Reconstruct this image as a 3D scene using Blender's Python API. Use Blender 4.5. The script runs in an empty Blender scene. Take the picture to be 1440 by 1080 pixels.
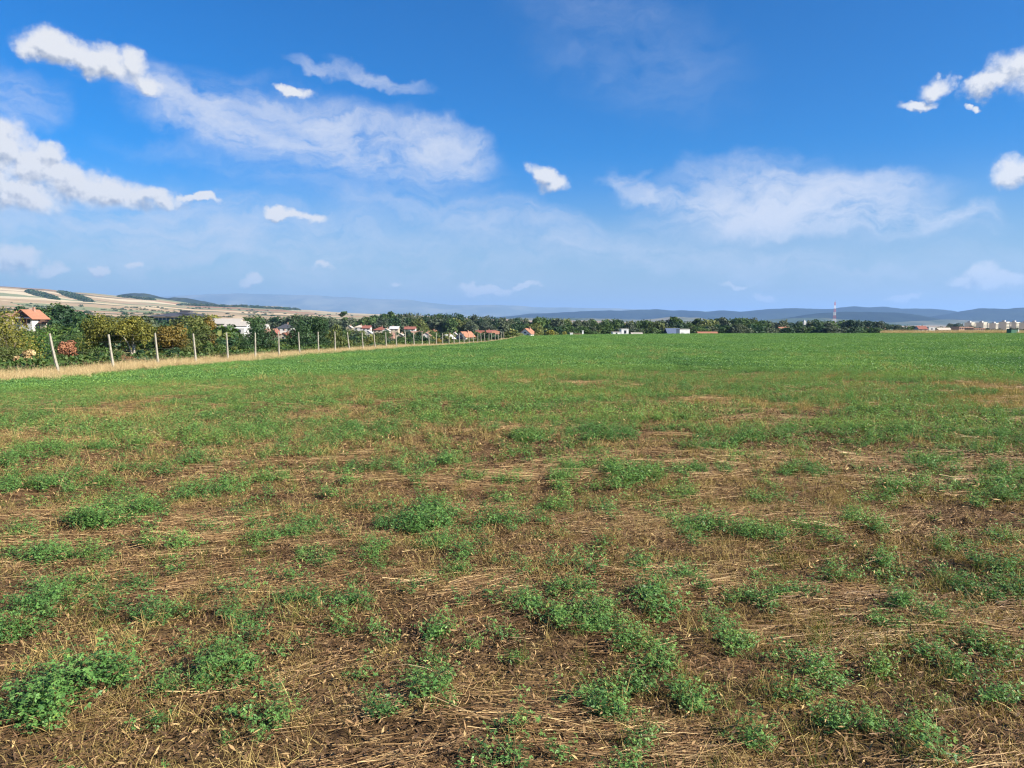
import bpy, math, random
import numpy as np
from mathutils import Vector

R = math.radians
rng = np.random.default_rng(7)
random.seed(7)
S = bpy.context.scene

# ------------------------------------------------------------------ camera
CAM_Z = 1.65
F = 1040.0                      # focal length in photo pixels (1440 wide)
TH = math.atan(85 / F)          # pitch below the horizontal
cd = bpy.data.cameras.new('camera'); cam = bpy.data.objects.new('camera', cd)
S.collection.objects.link(cam); S.camera = cam
cam.location = (0, 0, CAM_Z); cam.rotation_euler = (R(90) - TH, 0, 0)
cd.sensor_width = 36; cd.lens = 26; cd.clip_start = 0.1; cd.clip_end = 200000

# ------------------------------------------------------------------ render / exposure
S.view_settings.view_transform = 'Standard'; S.view_settings.look = 'None'
S.view_settings.exposure = 1.42; S.view_settings.gamma = 1
S.view_settings.use_curve_mapping = False
cy = S.cycles
cy.max_bounces = 6; cy.diffuse_bounces = 3; cy.glossy_bounces = 2; cy.transmission_bounces = 3
cy.transparent_max_bounces = 8; cy.volume_bounces = 0
cy.use_denoising = True; cy.denoiser = 'OPENIMAGEDENOISE'; cy.denoising_input_passes = 'RGB_ALBEDO_NORMAL'; cy.denoising_prefilter = 'ACCURATE'
cy.use_adaptive_sampling = True; cy.adaptive_threshold = 0.01
cy.sample_clamp_indirect = 4.0
cy.filter_width = 1.2

# ------------------------------------------------------------------ sun
SUN_AZ, SUN_EL = R(114), R(31)      # azimuth clockwise from the view direction (+Y)
sd = bpy.data.lights.new('sun', 'SUN'); sun = bpy.data.objects.new('sun', sd)
S.collection.objects.link(sun)
sd.energy = 5.0; sd.angle = R(0.53); sd.color = (1.0, 0.95, 0.85)
sv = Vector((math.sin(SUN_AZ) * math.cos(SUN_EL), math.cos(SUN_AZ) * math.cos(SUN_EL), math.sin(SUN_EL)))
sun.rotation_euler = sv.to_track_quat('Z', 'Y').to_euler()
sun.location = (30, -20, 40)

# ------------------------------------------------------------------ node helper
class NT:
    def __init__(s, tree): s.t = tree; s.n = tree.nodes; s.l = tree.links
    def node(s, typ, **kw):
        nd = s.n.new(typ)
        for k, v in kw.items(): setattr(nd, k, v)
        return nd
    def put(s, sock, v):
        if isinstance(v, bpy.types.NodeSocket): s.l.new(v, sock)
        elif v is not None: sock.default_value = v
    def math(s, op, a, b=None, c=None, clamp=False):
        nd = s.node('ShaderNodeMath', operation=op, use_clamp=clamp)
        s.put(nd.inputs[0], a)
        if b is not None: s.put(nd.inputs[1], b)
        if c is not None: s.put(nd.inputs[2], c)
        return nd.outputs[0]
    def sstep(s, v, a, b, lo=0.0, hi=1.0):
        nd = s.node('ShaderNodeMapRange', interpolation_type='SMOOTHSTEP')
        s.put(nd.inputs[0], v); nd.inputs[1].default_value = a; nd.inputs[2].default_value = b
        nd.inputs[3].default_value = lo; nd.inputs[4].default_value = hi
        return nd.outputs[0]
    def mix(s, f, a, b, blend='MIX'):
        nd = s.node('ShaderNodeMix', data_type='RGBA', blend_type=blend)
        s.put(nd.inputs[0], f)
        for sock, v in ((nd.inputs[6], a), (nd.inputs[7], b)):
            if isinstance(v, tuple) and len(v) == 3: v = (*v, 1)
            s.put(sock, v)
        return nd.outputs[2]
    def noise(s, vec, scale, detail=4, rough=0.55, dist=0.0, dims='3D'):
        nd = s.node('ShaderNodeTexNoise', noise_dimensions=dims)
        if vec is not None: s.put(nd.inputs['Vector'], vec)
        nd.inputs['Scale'].default_value = scale; nd.inputs['Detail'].default_value = detail
        nd.inputs['Roughness'].default_value = rough; nd.inputs['Distortion'].default_value = dist
        return nd.outputs['Fac'], nd.outputs['Color']
    def mapping(s, vec, loc=(0, 0, 0), rot=(0, 0, 0), scale=(1, 1, 1), typ='POINT'):
        nd = s.node('ShaderNodeMapping', vector_type=typ)
        s.put(nd.inputs[0], vec)
        nd.inputs['Location'].default_value = loc; nd.inputs['Rotation'].default_value = rot
        nd.inputs['Scale'].default_value = scale
        return nd.outputs[0]
    def ramp(s, fac, stops, interp='LINEAR'):
        nd = s.node('ShaderNodeValToRGB'); cr = nd.color_ramp; cr.interpolation = interp
        while len(cr.elements) > 1: cr.elements.remove(cr.elements[-1])
        cr.elements[0].position = stops[0][0]; cr.elements[0].color = (*stops[0][1], 1)
        for p, c in stops[1:]:
            e = cr.elements.new(p); e.color = (*c, 1)
        s.put(nd.inputs[0], fac)
        return nd.outputs[0]
    def vmath(s, op, a, b=None):
        nd = s.node('ShaderNodeVectorMath', operation=op)
        s.put(nd.inputs[0], a)
        if b is not None: s.put(nd.inputs[1], b)
        return nd.outputs[0]

# ------------------------------------------------------------------ pixel (photo) -> world direction
def ray(px, py):
    u = (px - 720) / F; v = (540 - py) / F
    return Vector((u, math.cos(TH) + v * math.sin(TH), -math.sin(TH) + v * math.cos(TH)))
def azel(px, py):
    d = ray(px, py).normalized()
    return math.atan2(d.x, d.y), math.asin(d.z)
def at(px, py, Y):
    d = ray(px, py); k = Y / d.y
    return Vector((d.x * k, Y, CAM_Z + d.z * k))

# ------------------------------------------------------------------ world: sky with clouds
W = bpy.data.worlds.new('World'); S.world = W; W.use_nodes = True
w = NT(W.node_tree); w.n.clear()
sky = w.node('ShaderNodeTexSky', sky_type='NISHITA', sun_disc=False)
sky.sun_elevation = SUN_EL; sky.sun_rotation = SUN_AZ
sky.altitude = 500; sky.air_density = 1.0; sky.dust_density = 0.6; sky.ozone_density = 2.2
hsv = w.node('ShaderNodeHueSaturation'); w.l.new(sky.outputs[0], hsv.inputs['Color'])
hsv.inputs['Hue'].default_value = 0.500; hsv.inputs['Saturation'].default_value = 1.78; hsv.inputs['Value'].default_value = .93
hs = w.mix(1.0, hsv.outputs[0], (.38, .87, 1.08), 'MULTIPLY')
tc = w.node('ShaderNodeTexCoord'); gen = tc.outputs['Generated']
sep = w.node('ShaderNodeSeparateXYZ'); w.l.new(gen, sep.inputs[0])
az = w.math('ARCTAN2', sep.outputs[0], sep.outputs[1]); el = w.math('ARCSINE', sep.outputs[2])
comb = w.node('ShaderNodeCombineXYZ'); w.l.new(az, comb.inputs[0]); w.l.new(el, comb.inputs[1])
P0 = comb.outputs[0]
hs = w.mix(w.sstep(el, R(13), R(0), 0, .78), hs, (.56 * 5, .56 * 5, .62 * 5))
_, ncol = w.noise(gen, 9, 5, 0.6)
warp = w.vmath('SCALE', w.vmath('SUBTRACT', ncol, (0.5, 0.5, 0.5))); warp.node.inputs['Scale'].default_value = 0.10
PW = w.vmath('ADD', P0, warp)
_, ncol2 = w.noise(gen, 24, 6, 0.6)
warp2 = w.vmath('SCALE', w.vmath('SUBTRACT', ncol2, (0.5, 0.5, 0.5))); warp2.node.inputs['Scale'].default_value = 0.045
PC = w.vmath('ADD', P0, warp2)

def ell(P, px, py, rx, ry, rot=0.0, wgt=1.0):
    a, e = azel(px, py)
    sx = abs(azel(px + rx, py)[0] - azel(px - rx, py)[0]) / 2
    sy = abs(azel(px, py - ry)[1] - azel(px, py + ry)[1]) / 2
    m = w.mapping(P, (a, e, 0), (0, 0, -R(rot)), (sx, sy, 1), 'TEXTURE')
    g = w.node('ShaderNodeTexGradient', gradient_type='SPHERICAL'); w.l.new(m, g.inputs[0])
    o = g.outputs['Fac']
    return o if wgt == 1.0 else w.math('MULTIPLY', o, wgt)
def fold(op, items):
    r = items[0]
    for i in items[1:]: r = w.math(op, r, i)
    return r
# cirrus: soft wide streaks (photo pixels: centre, radii, slope down to the right in degrees, weight)
CIR = [(215, 120, 80, 46, 30, .75), (270, 160, 130, 52, 14, .75), (400, 180, 210, 76, 12, .95), (330, 190, 120, 40, 22, .5), (540, 218, 205, 68, 10, .95), (630, 215, 80, 44, 14, 1.1),
       (15, 128, 110, 62, 6, .62), (445, 100, 60, 14, 12, .6), (540, 124, 80, 14, 12, .7), (505, 108, 60, 14, 20, .4),
       (1065, 272, 175, 72, 8, 1.3), (1150, 285, 220, 58, -2, 1.3), (1090, 308, 260, 40, 4, 1.0), (1260, 303, 200, 34, 2, 1.1), (1200, 262, 120, 30, -8, .5), (1350, 298, 90, 20, -12, .9),
       (905, 262, 60, 18, 35, .9), (960, 285, 100, 24, 16, .9), (885, 242, 40, 12, -15, .4),
       (230, 305, 460, 70, 4, .42), (420, 350, 640, 80, 3, .46), (800, 330, 460, 44, 8, .42), (980, 365, 480, 34, 5, .3), (700, 300, 200, 30, 8, .2),
       (120, 345, 400, 70, 0, .25), (880, 60, 240, 120, 25, .13), (1300, 355, 360, 40, 0, .22), (400, 255, 300, 30, 12, .25)]
s_cir = fold('ADD', [w.math('MULTIPLY', w.sstep(ell(PW, x, y, rx, ry, r), 0, .75), g) for x, y, rx, ry, r, g in CIR])
st = w.mapping(PW, (0, 0, 0), (0, 0, R(9)), (1.0, 4.2, 1))
n_st, _ = w.noise(st, 6, 9, 0.66, 0.6)
n_st2, _ = w.noise(w.mapping(PW, (3, 1, 0), (0, 0, R(-4)), (1, 2.4, 1)), 22, 6, 0.6, 0.2)
a_cir = w.math('MULTIPLY', s_cir, w.math('ADD', w.sstep(n_st, .30, .74, .18, 1.0), w.sstep(n_st2, .34, .68, -.18, .22)))
a_cir = w.math('SUBTRACT', 1, w.math('EXPONENT', w.math('MULTIPLY', w.math('MAXIMUM', a_cir, 0), -1.15)))
# cumulus: crisp puffs
CUM = [(85, 71, 74, 34, 6), (130, 82, 76, 34, 12), (165, 92, 54, 32, 22), (190, 90, 30, 30, 0), (60, 68, 46, 28, 0), (205, 112, 40, 20, 15),
       (5, 208, 72, 58, 8), (45, 236, 86, 50, 16), (100, 255, 96, 40, 12), (160, 268, 96, 32, 6), (212, 275, 64, 21, 4), (20, 270, 110, 38, 0), (70, 222, 34, 34, 0), (276, 278, 46, 9, 4), (-30, 250, 90, 60, 0),
       (418, 128, 40, 14, 10), (398, 121, 20, 10, 0), (398, 302, 34, 12, 4), (436, 311, 34, 10, 6), (415, 306, 40, 9, 8),
       (770, 250, 36, 16, 30), (786, 262, 30, 20, 0),
       (1425, 98, 56, 44, -20), (1396, 118, 64, 24, -8), (1455, 108, 56, 48, 0), (1322, 119, 32, 20, 0), (1298, 144, 34, 13, 0), (1367, 153, 14, 7, 0),
       (1424, 247, 44, 30, -12), (1450, 240, 34, 24, 0),
       (1372, 391, 36, 28, 0), (1400, 400, 62, 19, 2), (1350, 400, 32, 18, 0),
       (22, 361, 60, 26, -4), (70, 378, 30, 14, 0), (684, 408, 48, 9, 0), (455, 378, 22, 7, 0), (190, 371, 16, 9, 0), (142, 384, 20, 14, 0), (560, 397, 20, 5, 0), (1035, 402, 30, 6, 0), (1075, 412, 24, 8, 0), (742, 404, 30, 6, 0), (1270, 418, 34, 7, 0), (352, 396, 22, 12, 0)]
PCU = w.vmath('ADD', PC, (.004, .010, 0))
s_cum = fold('MAXIMUM', [ell(PC, *c) for c in CUM])
s_up = fold('MAXIMUM', [ell(PCU, *c) for c in CUM])
n1, _ = w.noise(gen, 26, 8, 0.62)
genL = w.vmath('ADD', gen, tuple(Vector((sv.x, sv.y * .3, sv.z + .5)).normalized() * 0.006))
n1b, _ = w.noise(genL, 26, 8, 0.62)
n3, _ = w.noise(gen, 11, 4, 0.5)
val = w.math('ADD', s_cum, w.math('ADD', w.math('MULTIPLY', w.math('SUBTRACT', n1, .5), 1.3), w.math('MULTIPLY', w.math('SUBTRACT', n3, .5), .8)))
a_cum = w.math('MULTIPLY', w.sstep(val, .02, .66), w.sstep(s_cum, .0, .34))
elfade = w.sstep(el, R(1.0), R(8), .55, .98)
a_cum = w.math('MULTIPLY', a_cum, elfade)
relief = w.math('MULTIPLY', w.math('SUBTRACT', n1, n1b), 5.0)
core = w.sstep(s_cum, .15, .75, .0, .12)
topn = w.math('MULTIPLY', w.math('SUBTRACT', s_cum, s_up), 1.6)
lit = w.math('ADD', w.math('ADD', .88, topn), relief, clamp=True)  # bright sunward tops and greyer undersides, painted into the cloud colour
K = 6.0      # cloud white for this Background strength
ccol = w.mix(lit, (.50 * K * .9, .56 * K * .9, .68 * K * .9), (.97 * K, .97 * K, .98 * K))
c1 = w.mix(a_cir, hs, (.82 * K, .87 * K, .98 * K))
c2 = w.mix(a_cum, c1, ccol)
bg = w.node('ShaderNodeBackground'); bg.inputs['Strength'].default_value = 0.057
w.l.new(c2, bg.inputs['Color'])
wo = w.node('ShaderNodeOutputWorld'); w.l.new(bg.outputs[0], wo.inputs['Surface'])
try:
    W.cycles.sampling_method = 'MANUAL'; W.cycles.sample_map_resolution = 512
except Exception: pass

# ------------------------------------------------------------------ materials
MATS = {}
def simple(name, col, rough=0.8, var=0.15, scale=2.0, bump=0.0, spec=0.3):
    m = bpy.data.materials.new(name); m.use_nodes = True; t = NT(m.node_tree)
    b = t.n['Principled BSDF']; tcn = t.node('ShaderNodeTexCoord')
    f, _ = t.noise(tcn.outputs['Object'], scale, 5, 0.6)
    dark = tuple(c * (1 - var) for c in col); light = tuple(min(1, c * (1 + var)) for c in col)
    t.put(b.inputs['Base Color'], t.mix(t.sstep(f, .3, .7), dark, light))
    b.inputs['Roughness'].default_value = rough; b.inputs['Specular IOR Level'].default_value = spec
    if bump:
        bn = t.node('ShaderNodeBump'); bn.inputs['Strength'].default_value = bump; bn.inputs['Distance'].default_value = .03
        t.l.new(f, bn.inputs['Height']); t.l.new(bn.outputs[0], b.inputs['Normal'])
    MATS[name] = m; return m
def leafy(name, stops, trans=0.3, rough=0.6, objvar=0.25, gloss=0.25, patch=0.0):
    """foliage / straw: colour picked by the per-leaf attribute 'tint' and a small per-plant shift"""
    m = bpy.data.materials.new(name); m.use_nodes = True; t = NT(m.node_tree)
    b = t.n['Principled BSDF']; out = t.n['Material Output']
    at_ = t.node('ShaderNodeAttribute', attribute_name='tint')
    oi = t.node('ShaderNodeObjectInfo')
    f = t.math('ADD', at_.outputs['Fac'], t.math('MULTIPLY', t.math('SUBTRACT', oi.outputs['Random'], .5), objvar), clamp=True)
    if patch:
        ge = t.node('ShaderNodeNewGeometry'); pa, _ = t.noise(ge.outputs['Position'], .09, 5, .65); pb, _ = t.noise(t.mapping(ge.outputs['Position'], rot=(0, 0, .1), scale=(.25, 1, 1)), .5, 4, .6)
        f = t.math('ADD', f, t.math('MULTIPLY', t.math('SUBTRACT', t.math('ADD', pa, pb), 1.0), patch), clamp=True)
    col = t.ramp(f, stops)
    t.put(b.inputs['Base Color'], col); b.inputs['Roughness'].default_value = rough
    b.inputs['Specular IOR Level'].default_value = gloss
    if trans > 0:
        tr = t.node('ShaderNodeBsdfTranslucent'); t.put(tr.inputs['Color'], t.mix(1.0, col, (1.25, 1.25, .6), 'MULTIPLY'))
        mx = t.node('ShaderNodeMixShader'); mx.inputs[0].default_value = trans
        t.l.new(b.outputs[0], mx.inputs[1]); t.l.new(tr.outputs[0], mx.inputs[2]); t.l.new(mx.outputs[0], out.inputs['Surface'])
    MATS[name] = m; return m

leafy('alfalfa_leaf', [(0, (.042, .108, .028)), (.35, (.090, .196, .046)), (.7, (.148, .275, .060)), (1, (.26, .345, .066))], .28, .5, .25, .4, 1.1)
leafy('alfalfa_stem', [(0, (.05, .09, .03)), (1, (.16, .15, .05))], 0)
leafy('straw', [(0, (.11, .054, .023)), (.35, (.22, .122, .052)), (.7, (.38, .235, .100)), (1, (.58, .41, .195))], .0, .55)
leafy('litter', [(0, (.050, .028, .014)), (.45, (.13, .073, .034)), (.8, (.27, .165, .072)), (1, (.40, .27, .115))], .0, .8)
leafy('dead_grass', [(0, (.14, .092, .030)), (.5, (.30, .210, .070)), (1, (.50, .38, .14))], .2, .7)
leafy('tall_dry_grass', [(0, (.28, .18, .085)), (.5, (.48, .345, .17)), (1, (.66, .52, .29))], .2, .7)
leafy('green_grass', [(0, (.045, .08, .018)), (.5, (.12, .15, .028)), (1, (.26, .23, .06))], .25)
leafy('leaf_dark', [(0, (.012, .030, .014)), (.5, (.026, .060, .022)), (1, (.055, .10, .03))], .2, .6, .3)
leafy('leaf_green', [(0, (.026, .055, .016)), (.5, (.062, .108, .024)), (1, (.10, .135, .035))], .25, .6, .3)
leafy('leaf_bright', [(0, (.03, .07, .015)), (.5, (.07, .14, .025)), (1, (.14, .20, .035))], .3, .6, .2)
leafy('leaf_olive', [(0, (.038, .055, .018)), (.5, (.095, .120, .030)), (1, (.18, .175, .045))], .25, .6, .3)
leafy('leaf_yellow', [(0, (.048, .060, .014)), (.5, (.15, .15, .028)), (1, (.30, .25, .045))], .3, .6, .2)
leafy('leaf_orange', [(0, (.055, .05, .016)), (.5, (.16, .115, .025)), (1, (.34, .21, .045))], .3, .6, .2)
leafy('leaf_greygreen', [(0, (.030, .042, .028)), (.5, (.062, .082, .046)), (1, (.11, .13, .065))], .2, .6, .35)
leafy('rust', [(0, (.12, .06, .03)), (.5, (.26, .105, .055)), (1, (.36, .18, .09))], .1, .7, .2)
leafy('leaf_rust', [(0, (.10, .05, .03)), (.5, (.22, .11, .06)), (1, (.34, .18, .10))], .2, .6, .3)
simple('bark', (.16, .12, .085), .9, .35, 14, .4)
simple('pale_bark', (.34, .29, .22), .9, .3, 14, .4)
simple('twig', (.15, .11, .10), .9, .3, 10)
simple('concrete', (.27, .24, .185), .9, .22, 6, .5)
simple('wire', (.16, .15, .14), .5, .1)
for nm, c in {'white_wall': (.46, .44, .41), 'cream_wall': (.36, .30, .22), 'grey_wall': (.42, .41, .40), 'bright_wall': (.66, .64, .60), 'block_pale': (.56, .50, .38), 'block_cream': (.50, .43, .30), 'pink_wall': (.46, .26, .18), 'beige_wall': (.44, .36, .28),
              'orange_tile': (.30, .13, .075), 'red_tile': (.20, .07, .045), 'bright_red_tile': (.23, .085, .06), 'brown_tile': (.30, .17, .12), 'dark_roof': (.055, .055, .065),
              'slate_blue_roof': (.085, .11, .17), 'pale_roof': (.36, .32, .27), 'window_dark': (.03, .035, .045), 'timber': (.10, .055, .035), 'green_panel': (.07, .17, .11), 'lattice_white': (.62, .62, .62), 'lattice_red': (.40, .09, .07), 'glazing_blue': (.05, .10, .16), 'tan_hay': (.42, .30, .16), 'old_tile': (.34, .15, .09)}.items():
    simple(nm, c, .8 if 'window' not in nm else .2, .12, 1.5)

# ------------------------------------------------------------------ mesh helpers
def link(o, parent=None):
    S.collection.objects.link(o)
    if parent is not None: o.parent = parent
    return o
def tag(o, label=None, cat=None, group=None, kind=None):
    if label: o['label'] = label
    if cat: o['category'] = cat
    if group: o['group'] = group
    if kind: o['kind'] = kind
    return o
def mesh(name, V, Fc, mats, tint=None, fmat=None, smooth=False):
    me = bpy.data.meshes.new(name)
    V = np.asarray(V, np.float32)
    if isinstance(Fc, np.ndarray):
        k = Fc.shape[1]; n = len(Fc)
        me.vertices.add(len(V)); me.vertices.foreach_set('co', V.ravel())
        me.loops.add(n * k); me.loops.foreach_set('vertex_index', Fc.astype(np.int32).ravel())
        me.polygons.add(n); me.polygons.foreach_set('loop_start', np.arange(0, n * k, k, dtype=np.int32))
        me.polygons.foreach_set('loop_total', np.full(n, k, dtype=np.int32))
        me.update(calc_edges=True)
    else:
        me.from_pydata(V.tolist(), [], Fc)
    for m in (mats if isinstance(mats, (list, tuple)) else [mats]): me.materials.append(MATS[m] if isinstance(m, str) else m)
    if tint is not None:
        a = me.attributes.new('tint', 'FLOAT', 'POINT'); a.data.foreach_set('value', np.asarray(tint, np.float32))
    if fmat is not None: me.polygons.foreach_set('material_index', np.asarray(fmat, np.int32))
    if smooth: me.polygons.foreach_set('use_smooth', np.ones(len(me.polygons), bool))
    me.validate(); return me
def obj(name, me, parent=None, loc=None, rz=0):
    o = bpy.data.objects.new(name, me)
    if loc is not None: o.location = loc
    o.rotation_euler = (0, 0, rz)
    return link(o, parent)
def thing(name, loc, label, cat, group=None, rz=0):
    o = bpy.data.objects.new(name, None); o.location = loc; o.rotation_euler = (0, 0, rz); o.empty_display_size = .2
    link(o); return tag(o, label, cat, group)
class MB:
    """collects quads/boxes/tubes into one mesh"""
    def __init__(s): s.v = []; s.f = []; s.m = []
    def add(s, vs, fs, mi=0):
        n = len(s.v); s.v += [tuple(p) for p in vs]; s.f += [tuple(i + n for i in f) for f in fs]; s.m += [mi] * len(fs)
    def box(s, x0, x1, y0, y1, z0, z1, mi=0):
        s.add([(x0, y0, z0), (x1, y0, z0), (x1, y1, z0), (x0, y1, z0), (x0, y0, z1), (x1, y0, z1), (x1, y1, z1), (x0, y1, z1)],
              [(0, 3, 2, 1), (4, 5, 6, 7), (0, 1, 5, 4), (1, 2, 6, 5), (2, 3, 7, 6), (3, 0, 4, 7)], mi)
    def tube(s, pts, rad, n=6, mi=0):
        pts = [Vector(p) for p in pts]; base = len(s.v); vs = []; fs = []
        for i, p in enumerate(pts):
            d = (pts[min(i + 1, len(pts) - 1)] - pts[max(i - 1, 0)]).normalized()
            a = d.orthogonal().normalized(); b = d.cross(a); r = rad[i]
            for k in range(n):
                t = 2 * math.pi * k / n
                vs.append(p + (a * math.cos(t) + b * math.sin(t)) * r)
        for i in range(len(pts) - 1):
            for k in range(n):
                fs.append((i * n + k, i * n + (k + 1) % n, (i + 1) * n + (k + 1) % n, (i + 1) * n + k))
        fs.append(tuple(range(n))[::-1]); fs.append(tuple((len(pts) - 1) * n + k for k in range(n)))
        s.add(vs, fs, mi)
    def build(s, name, mats, parent=None, smooth=False, loc=None):
        return obj(name, mesh(name, s.v, s.f, mats, fmat=s.m, smooth=smooth), parent, loc)

# ------------------------------------------------------------------ numpy value noise
_perm = rng.random((256, 256))
def vnoise(x, y):
    xi = np.floor(x).astype(int); yi = np.floor(y).astype(int); fx = x - xi; fy = y - yi
    fx = fx * fx * (3 - 2 * fx); fy = fy * fy * (3 - 2 * fy)
    g = lambda a, b: _perm[a & 255, b & 255]
    return (g(xi, yi) * (1 - fx) + g(xi + 1, yi) * fx) * (1 - fy) + (g(xi, yi + 1) * (1 - fx) + g(xi + 1, yi + 1) * fx) * fy
def fbm(x, y, o=4):
    x = np.asarray(x, float); y = np.asarray(y, float); s = 0; a = 1; t = 0
    for i in range(o):
        s = s + a * vnoise(x * 2 ** i + 17.3 * i, y * 2 ** i + 5.1 * i); t += a; a *= .5
    return s / t

# ------------------------------------------------------------------ terrain shape
fY = [0, 37, 69, 97, 125, 160, 182, 205, 260]
fEX = [-.5, -.65, -.55, -.62, -.98, -1.0, -.62, -.3, 0]
def fence_x(Y): return -28.6 + .15 * Y
def sm(t): t = np.clip(t, 0, 1); return t * t * (3 - 2 * t)
def field_z(X, Y):
    X = np.asarray(X, float); Y = np.asarray(Y, float)
    z = -.0095 * np.clip(Y, -50, 400) + .004 * np.clip(-Y, 0, 300)
    ex = np.interp(Y, fY, fEX); fx = fence_x(np.clip(Y, 0, 260))
    z = z + ex * sm((3 - X) / (3 - fx))
    z = z + .0035 * np.clip(X - 40, 0, 400)
    z = z + (fbm(X / 9 + 3, Y / 9, 2) - .5) * .10 * np.clip(np.hypot(X, Y) / 20, 0.2, 1)
    return z
# far edge of the field as (px azimuth, distance along +Y)
ePX = np.array([-3000, 700, 718, 740, 760, 800, 850, 1000, 1200, 1300, 1440, 1700, 3000]); eY = np.array([185, 185, 190, 215, 235, 265, 290, 325, 330, 320, 262, 220, 200])
def edge_r(azm):
    """radius of the field edge for azimuth (rad, 0 = +Y, clockwise)"""
    azm = np.asarray(azm, float); c = np.cos(azm); s_ = np.sin(azm)
    c2 = np.where(c > .15, c, .15)
    px = 720 + F * s_ / c2
    rY = np.interp(px, ePX, eY) / c2
    r = np.where(c > .15, rY, 1330.)
    r = np.minimum(r, 330)
    # left boundary: the fence line + a strip of rough grass
    den = s_ - .15 * c
    rl = np.where(den < -1e-3, (-28.6 - 1.3) / np.where(den < -1e-3, den, -1), 1e9)
    return np.minimum(r, rl)

# valley terrain: control columns (photo px) with radial profiles (r, z)
def zy(y, r, px): return CAM_Z + (455 - y) / F * r * math.cos(math.atan((px - 720) / F))
RR = [30, 60, 90, 140, 250, 400, 600, 900, 1500, 3000, 4500, 6000, 7500, 12000, 60000]
def colm(px, near, ys, back=(60, 40, 0)):
    return [*near, *(zy(y, r, px) for y, r in zip(ys, (1500, 3000, 4500, 6000))), *back]
COL = {
    -400: colm(-400, [-1.5, -4, -6, -6, -2, -1, 0, 2], (447, 425, 408, 398), (200, 100, 0)),
    0: colm(0, [-1.5, -4, -6, -6, -1, 0, 0, 2], (447, 432, 416, 402), (180, 100, 0)),
    60: colm(60, [-1.5, -4, -7, -7, -1, 0, 0, 2], (447, 433, 418, 406), (170, 90, 0)),
    110: colm(110, [-1.5, -4, -8, -9, -6, -6, -5, -2], (448, 436, 422, 411), (150, 80, 0)),
    200: colm(200, [-1.5, -4, -8, -11, -12, -11, -10, -8], (449, 439, 428, 418), (120, 70, 0)),
    300: colm(300, [-1.5, -4, -8, -11, -13, -12, -11, -9], (450, 442, 434, 428), (90, 60, 0)),
    390: colm(390, [-1.5, -4, -8, -12, -13, -12, -11, -9], (451, 445, 438, 431), (60, 50, 0)),
    430: colm(430, [-1.5, -4, -8, -12, -13, -12, -11, -9], (451, 446, 441, 436), (50, 40, 0)),
    500: colm(500, [-1.5, -4, -8, -12, -13, -12, -11, -9], (452, 447, 444, 441), (50, 40, 0)),
    600: colm(600, [-1.5, -4, -7, -10, -12, -12, -11, -10], (454, 449, 447, 443.5), (60, 40, 0)),
    700: colm(700, [-2, -4, -5, -8, -11, -11, -11, -10], (460, 456, 452, 449), (40, 40, 0)),
    800: colm(800, [-3, -4, -5, -7, -9, -11, -11, -11], (462, 459, 456, 454), (30, 30, 0)),
    1000: colm(1000, [-3, -4, -5, -6, -7, -11, -12, -12], (464, 461, 459, 458), (-15, -15, -30)),
    1240: colm(1240, [-3, -4, -5, -6, -7, -11, -13, -14], (468, 466, 465, 463), (-20, -20, -30)),
    1440: colm(1440, [-3, -4, -5, -6, -6.5, -8, -11, -13], (469, 467, 466, 464), (-20, -20, -30)),
    2200: colm(2200, [-3, -4, -5, -6, -7, -9, -12, -14], (468, 465, 463, 461), (0, 20, 0)),
}
CPX = np.array(sorted(COL)); CZ = np.array([COL[p] for p in CPX])
CAZ = np.arctan((CPX - 720) / F); LR = np.log(np.array(RR))
def base_z(X, Y):
    X = np.asarray(X, float); Y = np.asarray(Y, float)
    r = np.clip(np.hypot(X, Y), 30, 60000); azm = np.arctan2(X, Y)
    ja = np.clip(np.interp(azm, CAZ, np.arange(len(CAZ))), 0, len(CAZ) - 1.0001); i = ja.astype(int); fa = ja - i; fa = fa * fa * (3 - 2 * fa)
    jr = np.clip(np.interp(np.log(r), LR, np.arange(len(LR))), 0, len(LR) - 1.0001); k = jr.astype(int); fr = jr - k
    z = (CZ[i, k] * (1 - fr) + CZ[i, k + 1] * fr) * (1 - fa) + (CZ[i + 1, k] * (1 - fr) + CZ[i + 1, k + 1] * fr) * fa
    z = z + (fbm(X / 420 + 9, Y / 420, 3) - .5) * np.clip((r - 900) / 2500, 0, 1) * 16
    return z
def valley_z(X, Y):
    """ground outside the field: meets the field edge, then falls to the valley"""
    X = np.asarray(X, float); Y = np.asarray(Y, float)
    r = np.hypot(X, Y); azm = np.arctan2(X, Y); er = edge_r(azm)
    k = np.minimum(1, er / np.maximum(r, 1e-6)); ze = field_z(X * k, Y * k) - .02
    left = azm < -.01
    t = np.where(left, sm((r - er - 3) / np.where(er < 90, 28, 45)), sm((r - er - 6) / 110))
    zz = base_z(X, Y)
    return np.where(r < er, field_z(X, Y) - .35, ze * (1 - t) + zz * t)
def ground_z(X, Y):
    X = float(X); Y = float(Y)
    if math.hypot(X, Y) < float(edge_r(math.atan2(X, Y))): return float(field_z(X, Y))
    return float(valley_z(X, Y))

def polar(name, azs, rs_fn, zfn, mat):
    A = np.asarray(azs); RS = np.array([rs_fn(a) for a in A])         # (na, nr)
    X = RS * np.sin(A)[:, None]; Y = RS * np.cos(A)[:, None]
    Z = zfn(X, Y); na, nr = X.shape
    V = np.stack([X, Y, Z], -1).reshape(-1, 3)
    i, j = np.meshgrid(np.arange(na - 1), np.arange(nr - 1), indexing='ij')
    a = (i * nr + j).ravel(); Fq = np.stack([a, a + 1, a + nr + 1, a + nr], 1)
    return V, Fq

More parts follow.
